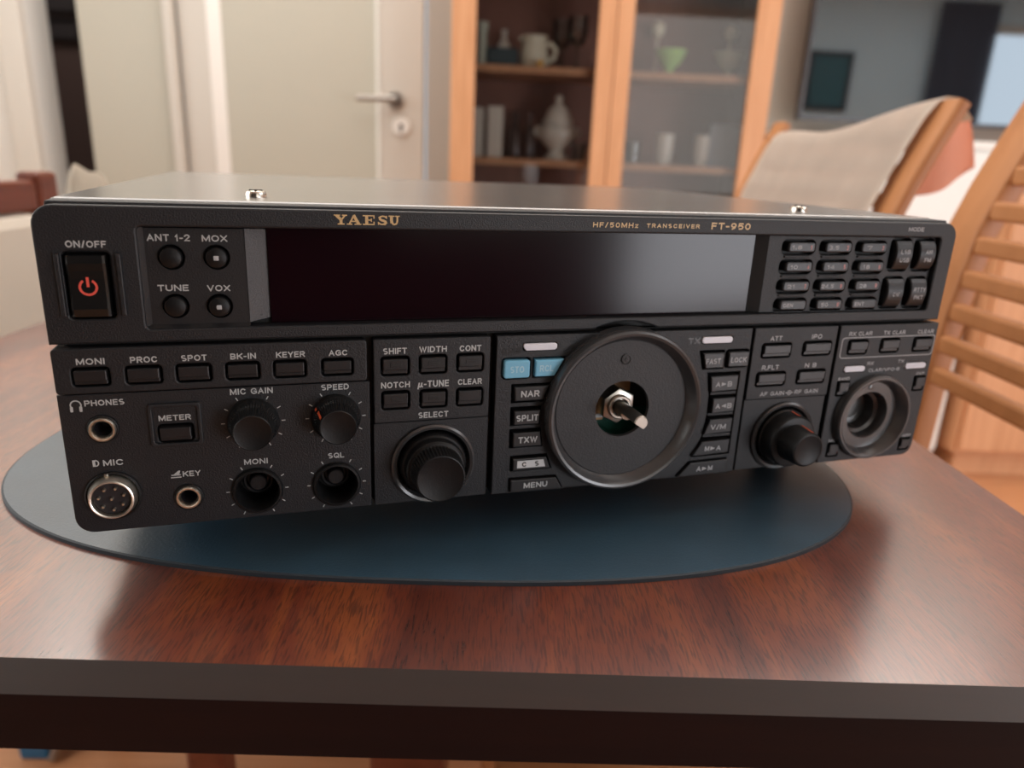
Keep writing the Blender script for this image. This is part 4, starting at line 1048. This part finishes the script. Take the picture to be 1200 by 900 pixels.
for s, x, z, tw, th in (('RX', 329.0, 48.0, 3.6, 1.6), ('TX', 346.6, 48.4, 3.6, 1.6), ('CLAR/VFO-B', 337.6, 44.7, 18.0, 1.6), ('BAND', 315.6, 41.2, 6.4, 1.5), ('DSP', 359.8, 41.8, 4.6, 1.5), ('MCH', 316.4, 10.8, 6.0, 1.5), ('GRP', 359.6, 10.2, 5.0, 1.5)):
    text(bm, s, x, z, tw, th, Y1, 1)
text(bm, 'MODE', 341.2, 108.7, 8.6, 1.8, Y0, 1)
text(bm, 'QMB', 155.0, 60.2, 8.0, 2.4, Y1, 2, .24); text(bm, 'RX', 178.4, 61.4, 5.6, 2.6, Y1, 2, .26); text(bm, 'TX', 234.9, 61.7, 5.6, 2.6, Y1, 2, .26)
model_bm = nb()
text(model_bm, 'HF/50MHz', 195.4, 108.3, 19.0, 1.9, Y0, 0, .20, .30); text(model_bm, 'TRANSCEIVER', 220.2, 108.3, 23.4, 1.6, Y0, 0, .22, .34); text(model_bm, 'FT-950', 246.4, 108.6, 18.2, 2.7, Y0, 0, .22, .22)
name_bm = nb()
# slab-serif maker's name, built from strokes
def stroke(p, q, wd, y=Y0, mi=0):
    a, b_ = Vector(p), Vector(q); d_ = (b_ - a).normalized(); n_ = Vector((-d_.y, d_.x)) * wd / 2
    flat(name_bm, [tuple(a - n_), tuple(b_ - n_), tuple(b_ + n_), tuple(a + n_)], y, mi)
zb_, zt_ = 106.85, 110.15; zm = (zb_ + zt_) / 2
def serif(x0, x1, z): flat(name_bm, [(x0, z - .19), (x1, z - .19), (x1, z + .19), (x0, z + .19)], Y0 - .004, 0)
def letters():
    a, b_ = zb_ + .19, zt_ - .19
    # Y
    serif(90.2, 92.3, b_); serif(92.9, 94.6, b_); serif(91.4, 93.7, a)
    stroke((91.0, b_), (92.7, zm - .2), .95); stroke((93.9, b_), (92.6, zm - .2), .55); stroke((92.55, zm), (92.55, a), .95)
    # A
    serif(94.5, 96.3, a); serif(97.1, 99.4, a)
    stroke((95.3, a), (96.9, b_ + .1), .5); stroke((96.8, b_ + .1), (98.5, a), 1.0); stroke((95.8, zm - .5), (97.8, zm - .5), .4)
    # E
    serif(99.9, 103.9, b_); serif(99.9, 103.9, a); stroke((101.2, a), (101.2, b_), 1.0); stroke((101.2, zm), (102.9, zm), .4)
    stroke((103.7, b_), (103.7, b_ - .95), .4); stroke((103.7, a), (103.7, a + .95), .4); stroke((102.8, zm - .55), (102.8, zm + .55), .35)
    # S
    pts = [(108.0, zt_ - .75), (107.3, zt_ - .3), (106.4, zt_ - .28), (105.7, zt_ - .55), (105.55, zt_ - 1.05), (106.1, zm + .1), (107.2, zm - .2), (107.9, zm - .6), (107.8, zb_ + .65), (107.1, zb_ + .28), (106.0, zb_ + .3), (105.2, zb_ + .8)]
    for i, (p, q) in enumerate(zip(pts, pts[1:])): stroke(p, q, .5 if i < 3 or i > 8 else .8, Y0 - .002 * (i % 2))
    stroke((108.0, zt_ - .1), (108.0, zt_ - 1.1), .35); stroke((105.2, zb_ + .1), (105.2, zb_ + 1.1), .35)
    # U
    serif(108.7, 110.8, b_); serif(111.0, 112.6, b_)
    pts = [(109.7, b_), (109.7, zm - .2), (109.9, zb_ + .75), (110.5, zb_ + .32), (111.1, zb_ + .35), (111.6, zb_ + .8), (111.75, zm), (111.75, b_)]
    for i, (p, q) in enumerate(zip(pts, pts[1:])): stroke(p, q, 1.0 if i < 2 else .6, Y0 - .002 * (i % 2))
letters()
obj('panel_lettering', bm, [M['print'], M['print_dim'], M['dark_print']], front)
obj('maker_name', name_bm, M['gold'], front)['label'] = 'gold serif maker name above the display'
obj('model_lettering', model_bm, M['gold'], front)['label'] = 'small gold model lettering above the display'
